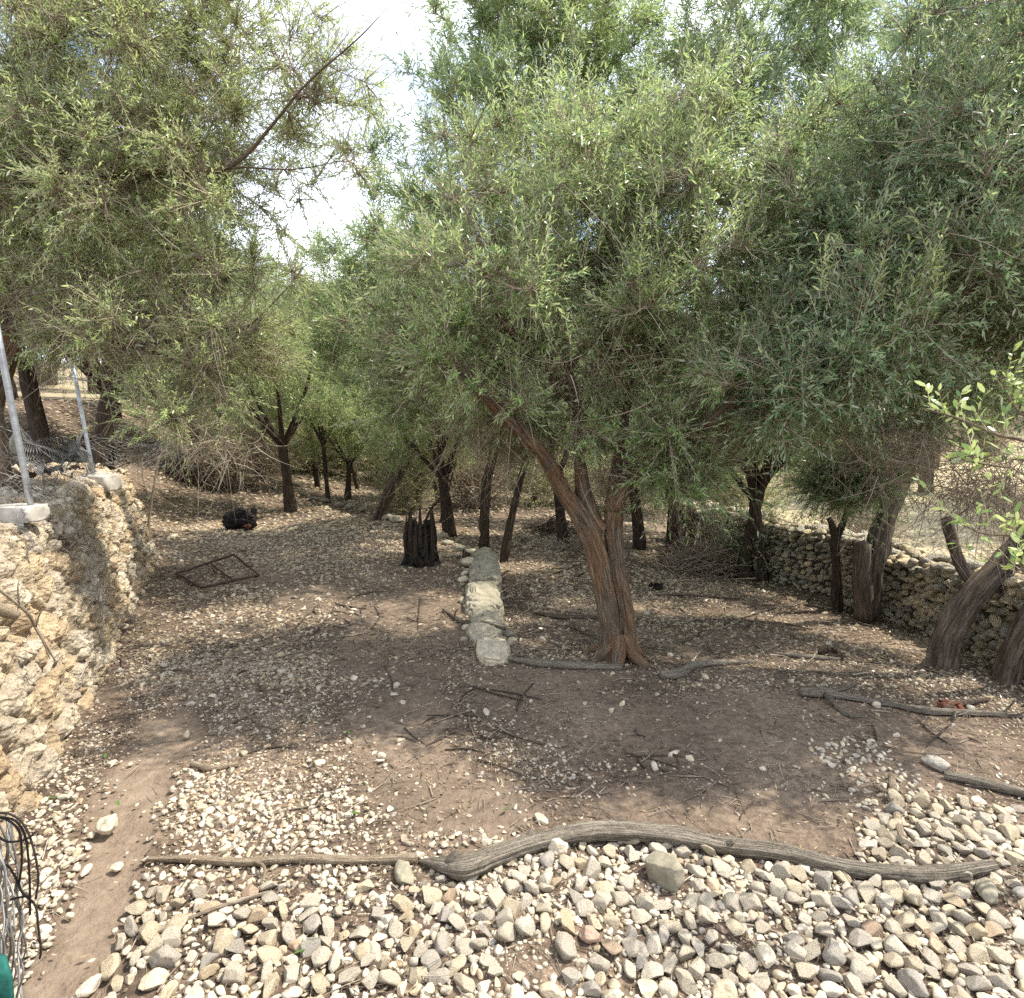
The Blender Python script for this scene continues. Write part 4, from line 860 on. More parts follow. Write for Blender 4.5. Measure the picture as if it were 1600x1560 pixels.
DK = [(0.54, 0.44, 0.28), (0.48, 0.41, 0.28), (0.41, 0.37, 0.27), (0.57, 0.46, 0.29), (0.38, 0.35, 0.28), (0.52, 0.45, 0.34)]
a1, a2, a3, a4, a5 = [at(*p)[:2] for p in ((1192, 905), (1300, 932), (1440, 984), (1600, 1055), (1760, 1120))]
RW = [a1 + np.array([-0.5, 2.6]), a1 + np.array([-0.15, 1.0]), a1, a2, a3, a4, a5]
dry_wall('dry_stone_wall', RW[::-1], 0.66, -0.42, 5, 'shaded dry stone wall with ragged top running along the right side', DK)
print('right wall', RW)

# ================================================================== FENCE AND OTHER THINGS ON THE LEFT
def post(px0, py0, Y0, px1, py1, Y1, label):
    a, b = P(px0, py0, Y0), P(px1, py1, Y1); e = empty('fence_post', a, label, 'fence post', 'metal fence posts on the left wall'); v = b - a
    mb = MB(); tube(mb, [v * 0, v * .5, v], [0.0165, 0.0165], sides=16, seg=3, rough=.01); link('pole', mb.mesh('pole'), M['galv'], e)
    mb = MB(); tube(mb, [v * .985, v], [0.0185, 0.0185], sides=16, seg=2, rough=.01); link('cap', mb.mesh('cap'), M['galv'], e)
    return e, a, v
e1, pa, pv = post(48, 788, 3.35, -8, 500, 3.2, 'near leaning galvanised steel fence post at the left edge')
e2, pb, pw = post(146, 742, 5.6, 114, 572, 5.6, 'far galvanised steel fence post beside the dark forked trunk')
def block(c, s, label, seed):
    import bmesh; bm = bmesh.new(); bmesh.ops.create_cube(bm, size=1); bmesh.ops.subdivide_edges(bm, edges=bm.edges[:], cuts=9, use_grid_fill=True)
    V = np.array([v.co[:] for v in bm.verts]); bm.verts.ensure_lookup_table(); Fc = np.array([[v.index for v in f.verts] for f in bm.faces]); bm.free()
    V = np.sign(V) * np.minimum(np.abs(V), .5) * np.array(s); rad = 1 - 0.05 * (np.abs(V / np.array(s)).sum(1) > 1.25); V *= rad[:, None]
    V *= (1 + .05 * fbm(V[:, 0] * 9, V[:, 1] * 9, V[:, 2] * 9 + seed, 4))[:, None]
    return tag(link('concrete_footing', mesh_np('concrete_footing', V, [Fc]), M['plaster'], None, c), label, 'concrete block')
block(pa + [-0.08, 0, -0.05], (.24, .17, .09), 'pale concrete footing on the wall top under the near fence post', 1)
block(pb + [0.0, .05, -0.08], (.30, .22, .15), 'worn concrete footing on the wall corner under the far fence post', 2)
o = boulder(108, 806, 27, (1, .95, .95), 'round straw coloured stone resting on the earth on top of the left wall', 12, mat='whitestone'); 
o = boulder(28, 712, 22, (0.7, .7, 1.3), 'upright mossy stone on the upper terrace behind the near fence post', 13)
# wire netting: panels of hexagonal wires hanging from the posts, crumpled
def netting(A, B, hgt, nx_, nz_, label, seed, r=0.0011, crumple=.05, name='wire_netting', mat='wire'):
    r_ = np.random.default_rng(seed); A = np.asarray(A); B = np.asarray(B); S, D, L = [], [], []
    def pt(i, j):
        u, v = i / nx_, j / nz_; p = A * (1 - u) + B * u + np.array([0, 0, hgt * v * (1 - .35 * math.sin(u * 3.1))])
        return p + crumple * np.array([fbm(u * 4, v * 3, seed, 3), fbm(u * 4, v * 3, seed + 5, 3), .6 * fbm(u * 5, v * 3, seed + 9, 3)])
    for i in range(nx_):
        for j in range(nz_):
            a = pt(i + .5 * (j % 2), j)
            for di in ((-.5, .5) if True else ()):
                b = pt(i + .5 * (j % 2) + di, j + 1); S.append(a); D.append(b - a)
    S, D = np.array(S), np.array(D); L = np.linalg.norm(D, axis=1); mb = MB(); twigs(mb, S - A, norm(D), L, 0 * L, 0 * L + r * 1.6, 2)
    return tag(link(name, mb.mesh(name, smooth=False), M[mat], None, A), label, 'wire netting')
netting(pa + [0, 0, .02], pb + [0, 0, .02], .42, 70, 14, 'sagging chicken wire stretched between the two metal posts', 1, crumple=.16)
netting(pa + [-1.3, -.5, .02], pa + [0, 0, 0.02], .5, 44, 18, 'chicken wire panel left of the near fence post', 2, crumple=.12)
netting(pb + [0.02, 0.05, 0.0], pb + [.55, .9, .0], .42, 22, 16, 'crumpled grey wire netting beyond the far fence post', 3, crumple=.15, r=.0016)
netting(pa + [0.12, -0.25, -.28], pb + [0.22, -.9, -.25], .28, 60, 10, 'old chicken wire draped down over the top edge of the wall', 4, crumple=.10)
# rolled fence wire and black stems at the bottom left corner
def curve_thing(name, curves, mat, label, cat, r):
    org = np.array(curves[0][0]); mb = MB()
    for c in curves: tube(mb, np.array(c) - org, [r, r], sides=7, seg=6, rough=.03)
    return tag(link(name, mb.mesh(name), M[mat], None, org), label, cat)
rw = np.random.default_rng(3); cs_ = []
for q in range(13):
    x0 = -10 + q * 3.2 + rw.normal(0, 2); Y0 = 1.25 + .012 * q
    pts = []
    for t in np.linspace(0, 1, 9):
        pts.append(P(x0 - 15 * (t * 2 - .8)**2 + 5 * math.sin(t * 22 + q) + 8, 1600 - 320 * t, Y0 + .10 * t + .02 * math.sin(t * 9 + q)))
    cs_.append(pts)
curve_thing('wire_roll', cs_, 'wire', 'roll of twisted grey fence wire standing at the bottom left corner', 'wire roll', 0.0022)
bl = []
for pts in ([(-20, 1270), (15, 1272), (38, 1290), (52, 1325), (60, 1370), (56, 1405)], [(-15, 1275), (22, 1282), (40, 1310), (46, 1370), (47, 1430)], [(-10, 1300), (10, 1315), (40, 1312), (56, 1300)],
            [(22, 1365), (35, 1395), (55, 1415), (60, 1450), (64, 1485), (62, 1498)], [(-10, 1420), (20, 1405), (48, 1400)], [(-10, 1362), (10, 1352), (25, 1372)], [(-20, 1278), (8, 1280), (30, 1300), (34, 1345), (30, 1380)]):
    bl.append([P(a, b, 1.42 - .0002 * (b - 1270)) for a, b in pts])
curve_thing('stem_bundle', bl, 'blackwire', 'thin black stems arching out over the wire roll at the left edge', 'stems', 0.0026)
cv = [P(a, b, 1.22) for a, b in ((-60, 1505), (2, 1500), (12, 1530), (18, 1600), (-60, 1620))]; me_v = np.array(cv); vv = np.vstack([me_v, me_v + [0, .012, 0]])
vv += rw.normal(0, .002, vv.shape); 
tag(link('netting_scrap', mesh_np('netting_scrap', vv, [np.array([[0, 1, 2], [0, 2, 3], [0, 3, 4], [5, 7, 6], [5, 8, 7], [5, 9, 8]]), np.array([[i, i + 5, (i + 1) % 5 + 5, (i + 1) % 5] for i in range(5)])], smooth=False), M['cloth']), 'scrap of teal green netting cloth in the bottom left corner', 'cloth')
# white dead branch and thin stems on the wall face
def air_branch(name, curves, mat, label, cat='branch'):
    org = np.asarray(curves[0][0][0]); mb = MB()
    for c, r in curves: tube(mb, np.array(c) - org, r, sides=8, seg=6, rough=.1, seed=len(c))
    return tag(link(name, mb.mesh(name), M[mat], None, org), label, cat)
air_branch('dead_branch', [([P(-30, 935, 2.45), P(0, 952, 2.5), P(26, 962, 2.56)], [.028, .026, .02])], 'palewood', 'thick bleached branch end poking in from the left edge over the wall')
air_branch('dead_branch', [([P(-10, 915, 2.6), P(40, 955, 2.68), P(58, 985, 2.72), P(86, 1033, 2.74)], [.006, .008, .007, .003]), ([P(54, 978, 2.7), P(66, 1000, 2.7), P(78, 1030, 2.72)], [.005, .004, .002]), ([P(56, 980, 2.7), P(62, 960, 2.7), P(72, 948, 2.7)], [.004, .003, .001]), ([P(30, 945, 2.66), P(28, 915, 2.66), P(35, 895, 2.7)], [.004, .003, .001])], 'twig', 'forked grey twig hanging down the sunlit face of the left wall')
gq = at(236, 872); 
air_branch('dead_sapling', [([P(258, 880, gq[1] - .1), P(240, 862, gq[1]), P(232, 830, gq[1]), P(238, 775, gq[1]), P(248, 712, gq[1])], [.03, .022, .016, .014, .010]), ([P(236, 780, gq[1]), P(224, 750, gq[1]), P(222, 715, gq[1])], [.010, .008, .004]), ([P(236, 862, gq[1]), P(232, 885, gq[1] - .1), P(226, 905, gq[1] - .2)], [.02, .015, .01])], 'palewood', 'slim bent grey sapling stem growing at the far corner of the left wall', 'sapling')

# ================================================================== OLIVE TREES
QUAL = 1.0
def Pl(pts, Y):  # pixel polyline with depth (scalar or list)
    Ys = Y if hasattr(Y, '__len__') else [Y] * len(pts); return [P(a, b, y) for (a, b), y in zip(pts, Ys)]
# --- the big olive in the middle: two fused stems
b = at(966, 1030); Yb = b[1]; print('main base', b)
stemA = Pl([(958, 1040), (954, 985), (944, 920), (928, 850), (908, 805), (880, 768), (852, 715), (800, 662), (742, 604), (690, 572)], [Yb, Yb, Yb, Yb, Yb, Yb, Yb - .1, Yb - .25, Yb - .4, Yb - .5])
stemB = Pl([(984, 1040), (980, 990), (972, 930), (962, 870), (957, 815), (965, 775), (1000, 730), (1028, 680), (1036, 600), (1028, 480), (1080, 400), (1115, 300)], [Yb + .04] * 6 + [Yb + .1, Yb + .2, Yb + .3, Yb + .3, Yb + .2, Yb])
limbs = [(stemA, [.098, .074, .069, .072, .066, .056, .052, .042, .030, .018], dict(sides=72, seg=20, flute=.34, rough=.18)),
         (stemB, [.098, .072, .066, .065, .070, .064, .058, .045, .040, .036, .026, .015], dict(sides=72, seg=20, flute=.34, rough=.18)),
         (Pl([(940, 830), (918, 790), (905, 720), (903, 640), (885, 560), (888, 470), (905, 380)], [Yb, Yb + .03, Yb + .1, Yb + .15, Yb + .2, Yb + .2, Yb + .1]), [.055, .06, .042, .036, .030, .022, .012], dict(flute=.25)),
         (Pl([(955, 800), (968, 700), (985, 600), (985, 520), (1000, 420), (990, 330)], [Yb, Yb + .2, Yb + .4, Yb + .6, Yb + .7, Yb + .7]), [.05, .034, .028, .026, .018, .01]),
         (Pl([(903, 640), (862, 590), (800, 520), (770, 470), (745, 370)], [Yb + .15, Yb, Yb - .2, Yb - .3, Yb - .4]), [.034, .032, .026, .02, .01]),
         (Pl([(1000, 730), (1060, 690), (1130, 640), (1190, 560)], [Yb + .1, Yb - .2, Yb - .6, Yb - .8]), [.032, .024, .014, .004])]
rootrg = np.random.default_rng(2)
for q in range(6):
    a = q * 1.05 + .3; L = .15 + .07 * rootrg.random(); z0 = b[2]
    limbs.append(([b + [0.03 * math.cos(a), .03 * math.sin(a), .16], b + [.11 * math.cos(a), .11 * math.sin(a), .06], b + [L * math.cos(a), L * math.sin(a), .005], b + [L * 1.5 * math.cos(a + .2), L * 1.5 * math.sin(a + .2), -.04]], [.062, .052, .034, .016], dict(sides=24, seg=6, flute=.3)))
def Bp(px, py, Y, rx, ry, rz, w_=None): return (P(px, py, Y), (rx, ry, rz), w_ or rx * ry * rz)
blobs = [Bp(950, 420, 4.3, 1.15, 1.1, .75), Bp(760, 500, 4.0, .8, .9, .6), Bp(700, 600, 4.0, .55, .6, .34), Bp(1120, 480, 4.2, .9, .9, .7), Bp(850, 300, 4.2, .8, .8, .55), Bp(1080, 260, 4.1, .9, .8, .6),
         Bp(1120, 640, 3.9, .6, .6, .38), Bp(1060, 740, 3.9, .32, .35, .2, .12), Bp(850, 640, 4.0, .5, .6, .3, .10), Bp(600, 540, 4.6, .55, .6, .40), Bp(940, 620, 4.3, .5, .5, .3, .04)]
mt = grow_tree(b, limbs, blobs, int(430 * QUAL), 18, 24, 11, .037, .2, True, .30, .28, bare=.7, dead=[(P(760, 680, Yb + .3), (.45, .4, .22), 420), (P(840, 690, Yb + .45), (.40, .3, .25), 320), (P(950, 745, Yb + .1), (.22, .25, .13), 130), (P(1090, 660, Yb), (.45, .4, .22), 500), (P(900, 560, Yb), (.7, .5, .3), 500)])
MT = place_tree('olive_tree', b, mt, (M['bark'], M['twig'], M['leafM']), 'big olive tree with split orange brown double trunk in the middle of the clearing')
print('main leaves', len(mt[2].polygons))

# --- left foreground tree on the upper terrace, trunk at the left edge
b = np.array([-3.75, 4.35, 1.0]); b[2] = float(H(b[0], b[1]))
limbs = [([b + [0, 0, -.05], P(-30, 640, 4.35), P(5, 540, 4.35), P(8, 470, 4.3), P(-10, 330, 4.3), P(0, 200, 4.2), P(40, 60, 4.1), P(60, -80, 4.0)], [.17, .13, .11, .10, .085, .07, .05, .03], dict(sides=28, seg=8, flute=.25)),
         (Pl([(5, 480), (50, 450), (95, 388), (130, 310), (150, 200), (180, 60)], [4.3, 4.2, 4.1, 4.0, 3.9, 3.8]), [.06, .048, .036, .026, .016, .005]),
         (Pl([(-10, 330), (30, 285), (95, 268), (170, 272), (260, 268), (330, 268), (378, 248), (430, 190), (480, 130), (560, 60), (605, 12)], [4.3, 4.1, 3.9, 3.8, 3.75, 3.7, 3.7, 3.7, 3.7, 3.7, 3.7]), [.05, .036, .025, .022, .019, .016, .013, .009, .006, .004, .002]),
         (Pl([(8, 480), (100, 520), (200, 540), (270, 560), (330, 600)], [4.3, 4.1, 3.9, 3.8, 3.7]), [.040, .030, .020, .012, .003]),
         (Pl([(200, 540), (300, 530), (380, 515), (450, 450)], [3.9, 3.9, 3.9, 3.9]), [.018, .013, .008, .002]),
         (Pl([(5, 150), (60, 80), (110, 40), (130, 15), (180, -60)], [4.2, 4.0, 3.9, 3.9, 3.8]), [.04, .035, .03, .024, .012]),
         (Pl([(330, 268), (380, 262), (460, 265), (540, 250)], [3.7, 3.7, 3.7, 3.7]), [.010, .007, .004, .002])]
blobs = [Bp(120, 120, 4.0, .95, 1.1, .8), Bp(290, 160, 3.9, .75, .8, .7), Bp(180, 350, 3.9, .95, .9, .6), Bp(330, 380, 3.9, .62, .7, .6), Bp(330, 10, 4.0, .7, .8, .5), Bp(150, 465, 3.9, .55, .6, .32), Bp(290, 530, 3.7, .62, .6, .28),
         Bp(270, 630, 3.5, .34, .4, .16, .045), Bp(480, 120, 3.8, .40, .3, .35, .05), Bp(360, 530, 4.0, .5, .5, .42), Bp(310, 690, 3.5, .22, .2, .08, .010), Bp(20, 300, 3.7, .5, .6, .9)]
blobs += [Bp(545, 120, 3.8, .34, .3, .42, .035), Bp(490, 260, 3.8, .35, .3, .3, .018), Bp(560, 60, 3.8, .25, .2, .3, .012)]
blobs = [(CAM + (np.array(c) - CAM) * 1.16, tuple(v * 1.14 for v in r_), w_) for c, r_, w_ in blobs]
limbs = [([q if (k == 0 and i < 1) else CAM + (np.array(q) - CAM) * 1.12 for i, q in enumerate(l_[0])],) + tuple(l_[1:]) for k, l_ in enumerate(limbs)]
lt = grow_tree(b, limbs, blobs, int(530 * QUAL), 19, 24, 12, .033, .2, True, .20, .29, bare=.9, dead=[(P(330, 700, 3.9), (.3, .25, .12), 160), (P(230, 520, 4.2), (.8, .5, .4), 600), (P(110, 480, 4.3), (.4, .4, .25), 180)])
place_tree('olive_tree', b, lt, (M['bark'], M['twig'], M['leafL']), 'yellow green olive tree at the left edge with drooping branches above the wall')

# --- right group
def rt(px, py, limbpx, dep, rad, blobs, ncl, seed, label, bark, leaf='leafR', name='olive_tree', extra=(), **kw):
    b = at(px, py); Yb = b[1]; l0 = [b + [0, 0, -.05]] + [P(a, c, Yb + d) for (a, c), d in zip(limbpx, dep)]
    rad = [rad[0] * 1.25, rad[0] * .98] + list(rad[1:]); l0 = [l0[0], l0[0] * .86 + l0[1] * .14 + np.array([0, 0, .02])] + l0[1:]
    limbs = [(l0, rad, dict(sides=56, seg=12, flute=.50, rough=.30))] + [(Pl(p_, [Yb + q for q in d_]), r_) for p_, d_, r_ in extra]
    t = grow_tree(b, limbs, blobs, ncl, kw.pop('ntw', 17), kw.pop('nlf', 23), seed, kw.pop('llen', .040), kw.pop('wid', .2), kw.pop('hexa', True), kw.pop('upw', .25), kw.pop('twl', .32), **kw)
    return place_tree(name, b, t, (M[bark], M['twig'], M[leaf]), label)
RT1 = rt(1472, 1042, [(1490, 985), (1530, 925), (1590, 860), (1650, 760), (1680, 600), (1640, 400), (1590, 260), (1550, 100)], [0, 0, .05, 0, 0, 0, 0, 0], [.115, .095, .09, .08, .07, .065, .055, .045, .03],
   [Bp(1480, 380, 3.6, .75, .8, .8), Bp(1320, 560, 3.5, .55, .6, .38), Bp(1540, 130, 3.7, .7, .8, .7), Bp(1240, 600, 3.5, .38, .5, .25, .10), Bp(1440, 640, 3.9, .5, .5, .25), Bp(1280, 400, 3.7, .5, .6, .5), Bp(1620, 560, 3.8, .4, .5, .4)],
   350, 21, 'olive with thick shaded trunk leaning right in front of the right wall', 'bark_grey', dead=[(P(1540, 760, 3.9), (.5, .4, .25), 700), (P(1590, 500, 3.8), (.3, .3, .5), 400), (P(1400, 700, 3.8), (.5, .4, .2), 400)], extra=[([(1530, 925), (1500, 880), (1478, 810)], [.05, .1, .15], [.05, .045, .035]), ([(1640, 400), (1500, 480), (1380, 560)], [0, -.2, -.4], [.04, .025, .01])])
def shoots(parent, spots, seed, mat='leafN'):
    r_ = np.random.default_rng(seed); o = np.array(parent.location)
    for px, py, Y, n, h_ in spots:
        c = P(px, py, Y) - o; S = c + r_.normal(0, .05, (n, 3)); D = norm(np.stack([r_.normal(-.05, .25, n), r_.normal(0, .22, n), np.ones(n)], -1)); L = h_ * (.6 + .6 * r_.random(n))
        mb = MB(); G = r_.normal(0, .05, n); twigs(mb, S, D, L, G, 0 * L + .0026, 6)
        s_ = link('shoot', mb.mesh('shoot', smooth=False), M['twig'], parent); link('shoot_leaves', leaf_mesh('shoot_leaves', S, D, L, G, 24, .040, .21, r_), M[mat], s_)
srr = np.random.default_rng(5)
shoots(MT, [(srr.uniform(680, 1180), srr.uniform(190, 420), srr.uniform(3.2, 4.2), 5, .36) for _ in range(34)] + [(srr.uniform(640, 1100), srr.uniform(420, 620), srr.uniform(3.1, 3.6), 3, .26) for _ in range(14)], 8, 'leafM')
shoots(RT1, [(1380, 480, 3.1, 9, .34), (1460, 450, 3.1, 8, .36), (1300, 470, 3.1, 6, .30), (1420, 520, 3.05, 8, .26)], 3, 'leafL')
rt(1572, 1066, [(1590, 1010), (1625, 950), (1700, 850), (1760, 700), (1800, 500)], [0, 0, 0, 0, 0], [.095, .08, .075, .07, .06, .04],
   [Bp(1700, 300, 3.6, .5, .8, 1.2)], 90, 22, 'olive trunk at the bottom of the right edge leaning out of view', 'bark_grey')
rt(1356, 972, [(1362, 900), (1372, 850), (1392, 790), (1415, 740), (1460, 640), (1500, 500), (1450, 300), (1440, 150)], [0, 0, .05, .1, .1, .1, .1, .1], [.11, .095, .09, .088, .082, .07, .055, .04, .02],
   [Bp(1340, 620, 5.2, .9, .7, .5), Bp(1500, 560, 5.2, .9, .8, .6), Bp(1350, 330, 5.4, .9, .9, .9), Bp(1480, 200, 5.6, .9, .9, .9)],
   270, 23, 'olive with straight tan trunk beside a sawn dark stump against the right wall', 'bark_grey', llen=.05, extra=[([(1352, 968), (1347, 900), (1349, 850)], [-.04, -.04, -.04], [.095, .085, .08]), ([(1372, 900), (1390, 860), (1385, 800)], [.1, .15, .2], [.03, .025, .015])])
rt(1308, 955, [(1308, 880), (1306, 850), (1318, 815), (1340, 760), (1350, 720)], [0, 0, 0, 0, 0], [.055, .045, .05, .03, .02, .01],
   [Bp(1330, 750, 5.6, .42, .4, .25)], 60, 24, 'slender dark young tree with forked top standing before the right wall', 'bark_dark', 'leafR', extra=[([(1306, 850), (1300, 820), (1296, 810)], [0, 0, 0], [.04, .035, .028])])
# tall tree behind the middle one
rt(757, 862, [(758, 810), (762, 750), (790, 640), (830, 480), (825, 250), (830, 60), (835, -60)], [0, 0, 0, 0, 0, 0, 0], [.085, .075, .07, .06, .05, .04, .03, .015],
   [Bp(840, 120, 7, 1.2, 1.2, 1.2), Bp(740, 220, 7, .95, .9, .9), Bp(940, 60, 7, 1.3, 1, 1.0), Bp(640, 330, 7.2, .8, .8, .6), Bp(900, 280, 7, 1.2, 1, .7), Bp(760, 40, 7, .7, .8, .9), Bp(610, 300, 7, .5, .5, .9, .10), Bp(600, 430, 7.4, .7, .6, .4, .2)],
   330, 25, 'tall slender olive rising behind the big one against the sky', 'bark_dark', 'leafM', llen=.06, upw=.6, nlf=17, extra=[([(825, 400), (900, 250), (915, 100), (915, -50)], [0, .1, .1, .1], [.04, .03, .02, .01]), ([(790, 640), (740, 420), (700, 250), (690, 100)], [0, 0, 0, 0], [.035, .025, .02, .01])])
rt(787, 878, [(795, 830), (806, 780), (830, 700), (900, 560), (1000, 350), (1100, 150), (1150, -50)], [0, 0, 0, .1, .2, .3, .3], [.06, .05, .05, .045, .04, .035, .025, .012],
   [Bp(1150, 100, 7, 1.3, 1, 1.1), Bp(1280, 250, 7, 1.2, 1, .9), Bp(1060, 240, 7.4, 1, 1, .8), Bp(1300, 60, 7.2, .9, 1, .8)],
   250, 26, 'thin dark leaning trunk immediately right of the stone ledge', 'bark_dark', 'leafR', llen=.06, upw=.45, nlf=17)
# --- mid-distance trees on the terrace
MIDV = {}
def variant(k):
    """three stock crowns in a unit-ish space (about 2.6 m wide), shared by the background trees"""
    if k in MIDV: return MIDV[k]
    h = 3.6; rg_ = np.random.default_rng(60 + k); b0 = np.zeros(3); lm = []
    bend = rg_.normal(0, .16, 2); tr = [(0, 0, -.05), (bend[0] * .5, bend[1] * .5, .7), (bend[0], bend[1], 1.35)]
    lm.append((tr, [.12, .09, .085], dict(sides=16, seg=6, flute=.3)))
    for q in range(5):
        a = q * 1.257 + rg_.random() * .6; rr = .5 + .5 * rg_.random(); lm.append(([tr[-1], (bend[0] + rr * .45 * math.cos(a), bend[1] + rr * .45 * math.sin(a), 1.9), (bend[0] + rr * math.cos(a), bend[1] + rr * math.sin(a), 2.7), (bend[0] + rr * 1.1 * math.cos(a), bend[1] + rr * 1.1 * math.sin(a), 3.3)], [.055, .04, .026, .012], dict(sides=8, seg=4)))
    bl = [(np.array([0, 0, 2.75]), (1.25, 1.25, .85), 1.4), (np.array([.6, .3, 3.3]), (.8, .8, .6), .5), (np.array([-.6, -.3, 3.2]), (.8, .8, .7), .5), (np.array([.8 * (-1)**k, -.6, 2.1]), (.6, .6, .45), .35), (np.array([-.9, .5, 2.0]), (.6, .6, .45), .35), (np.array([.2, .9 * (-1)**k, 2.0]), (.6, .5, .4), .3)]
    MIDV[k] = grow_tree(b0, lm, bl, 190, 13, 16, 70 + k, .060, .22, False, .12, .36, bare=.4); return MIDV[k]
def bg_tree(px, py, k, s, rot, label, bark='bark_dark', leaf='leafM', zs=1.0, group=None, ground=None, lean=0.0):
    b = at(px, py) if ground is None else np.array([ground[0], ground[1], float(H(*ground))]); t = variant(k); e = empty('olive_tree', b, label, 'tree', group)
    e.scale = (s, s, s * zs); e.rotation_euler = (0, lean, rot)
    for me, nm, mt_ in zip(t, ('trunk', 'branches', 'crown'), (bark, 'twig', leaf)):
        o = bpy.data.objects.new(nm, me); COL.objects.link(o); o.parent = e
        if not me.materials: me.materials.append(M[mt_])
        o.material_slots[0].link = 'OBJECT'; o.material_slots[0].material = M[mt_]
    return e
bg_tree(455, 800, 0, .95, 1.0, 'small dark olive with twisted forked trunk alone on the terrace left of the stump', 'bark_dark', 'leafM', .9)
rt(590, 812, [(605, 775), (625, 735), (640, 715), (670, 640), (720, 520), (740, 400)], [0, 0, 0, 0, 0, 0], [.12, .105, .10, .09, .07, .05, .02],
   [Bp(640, 560, 8.3, 1.3, 1, .9), Bp(560, 470, 8.5, 1.2, 1, .9), Bp(700, 420, 8.5, 1.2, 1, .9)], 300, 31, 'olive with thick trunk leaning right just behind the charred stump', 'bark_grey', 'leafM', llen=.062, wid=.22, hexa=False, nlf=15)
bg_tree(651, 797, 1, .8, 2.0, 'upright pale trunk rising right behind the charred stump', 'bark', 'leafM')
bg_tree(700, 838, 2, .85, .4, 'stocky olive with stubby dark trunk between the stump and the ledge', 'bark_dark', 'leafM', .85)
bg_tree(405, 752, 1, .95, 3.0, 'thin dark olive trunk behind the charred log at the back of the terrace', 'bark_dark', 'leafL')
bg_tree(543, 782, 0, .7, 4.1, 'small shrubby olive beyond the terrace edge, left of the leaning trunk', 'bark_dark', 'leafL', .8)
bg_tree(350, 756, 2, 1.0, 1.2, 'dark trunk half hidden by the drooping pale branches at the left', 'bark_dark', 'leafL')
bg_tree(310, 752, 0, 1.0, 5.1, 'leftmost dark trunk behind the brush pile at the back', 'bark_dark', 'leafM')
# trees on the upper left terrace
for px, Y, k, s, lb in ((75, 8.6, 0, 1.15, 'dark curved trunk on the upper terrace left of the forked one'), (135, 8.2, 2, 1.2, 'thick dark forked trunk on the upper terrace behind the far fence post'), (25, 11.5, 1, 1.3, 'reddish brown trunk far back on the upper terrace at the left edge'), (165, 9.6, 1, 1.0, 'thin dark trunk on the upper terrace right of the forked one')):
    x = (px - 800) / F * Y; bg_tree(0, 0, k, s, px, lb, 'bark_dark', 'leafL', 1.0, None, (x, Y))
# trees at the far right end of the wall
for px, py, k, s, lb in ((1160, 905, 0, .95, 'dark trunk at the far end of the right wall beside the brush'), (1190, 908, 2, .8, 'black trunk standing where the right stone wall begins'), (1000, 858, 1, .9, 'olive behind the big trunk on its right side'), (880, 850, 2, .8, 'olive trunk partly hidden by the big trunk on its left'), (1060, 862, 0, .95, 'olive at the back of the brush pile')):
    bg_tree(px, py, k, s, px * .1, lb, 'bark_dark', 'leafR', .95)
# the grove behind
grg = np.random.default_rng(8); placed = []; cnt = 0
for tries in range(900):
    Yy = 12.5 + 34 * grg.random()**1.15; Xx = grg.uniform(-1.0, .95) * Yy
    if Xx > 3.6 + .06 * Yy and Yy < 26: continue
    if Yy < 20.5 and -.50 * Yy < Xx < .27 * Yy: continue      # the sunny clearing behind the ledge
    if any((Xx - a)**2 + (Yy - c)**2 < (2.6 + .04 * Yy)**2 for a, c in placed): continue
    placed.append((Xx, Yy))
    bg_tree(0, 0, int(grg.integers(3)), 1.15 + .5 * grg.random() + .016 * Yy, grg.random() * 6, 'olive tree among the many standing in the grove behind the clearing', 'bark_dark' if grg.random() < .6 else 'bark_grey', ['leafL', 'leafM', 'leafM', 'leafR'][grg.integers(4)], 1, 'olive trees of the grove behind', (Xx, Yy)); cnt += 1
    if cnt >= 46: break
print('grove', cnt)
trg = np.random.default_rng(31); tn = 0
while tn < 22:
    Yy = trg.uniform(9.5, 18); Xx = trg.uniform(-.42, .30) * Yy
    if Xx < float(ledge_x(Yy)) and Yy < 10.5 or any((Xx - a)**2 + (Yy - c)**2 < .7 for a, c in placed): continue
    placed.append((Xx, Yy)); s_ = trg.uniform(.45, .7); bg_tree(0, 0, int(trg.integers(3)), s_, trg.random() * 6, 'thin young olive stem standing between the thicker trunks at the back', 'bark_dark', 'leafL', trg.uniform(1.3, 1.8), 'thin young olives at the back', (Xx, Yy), trg.normal(0, .12)); tn += 1
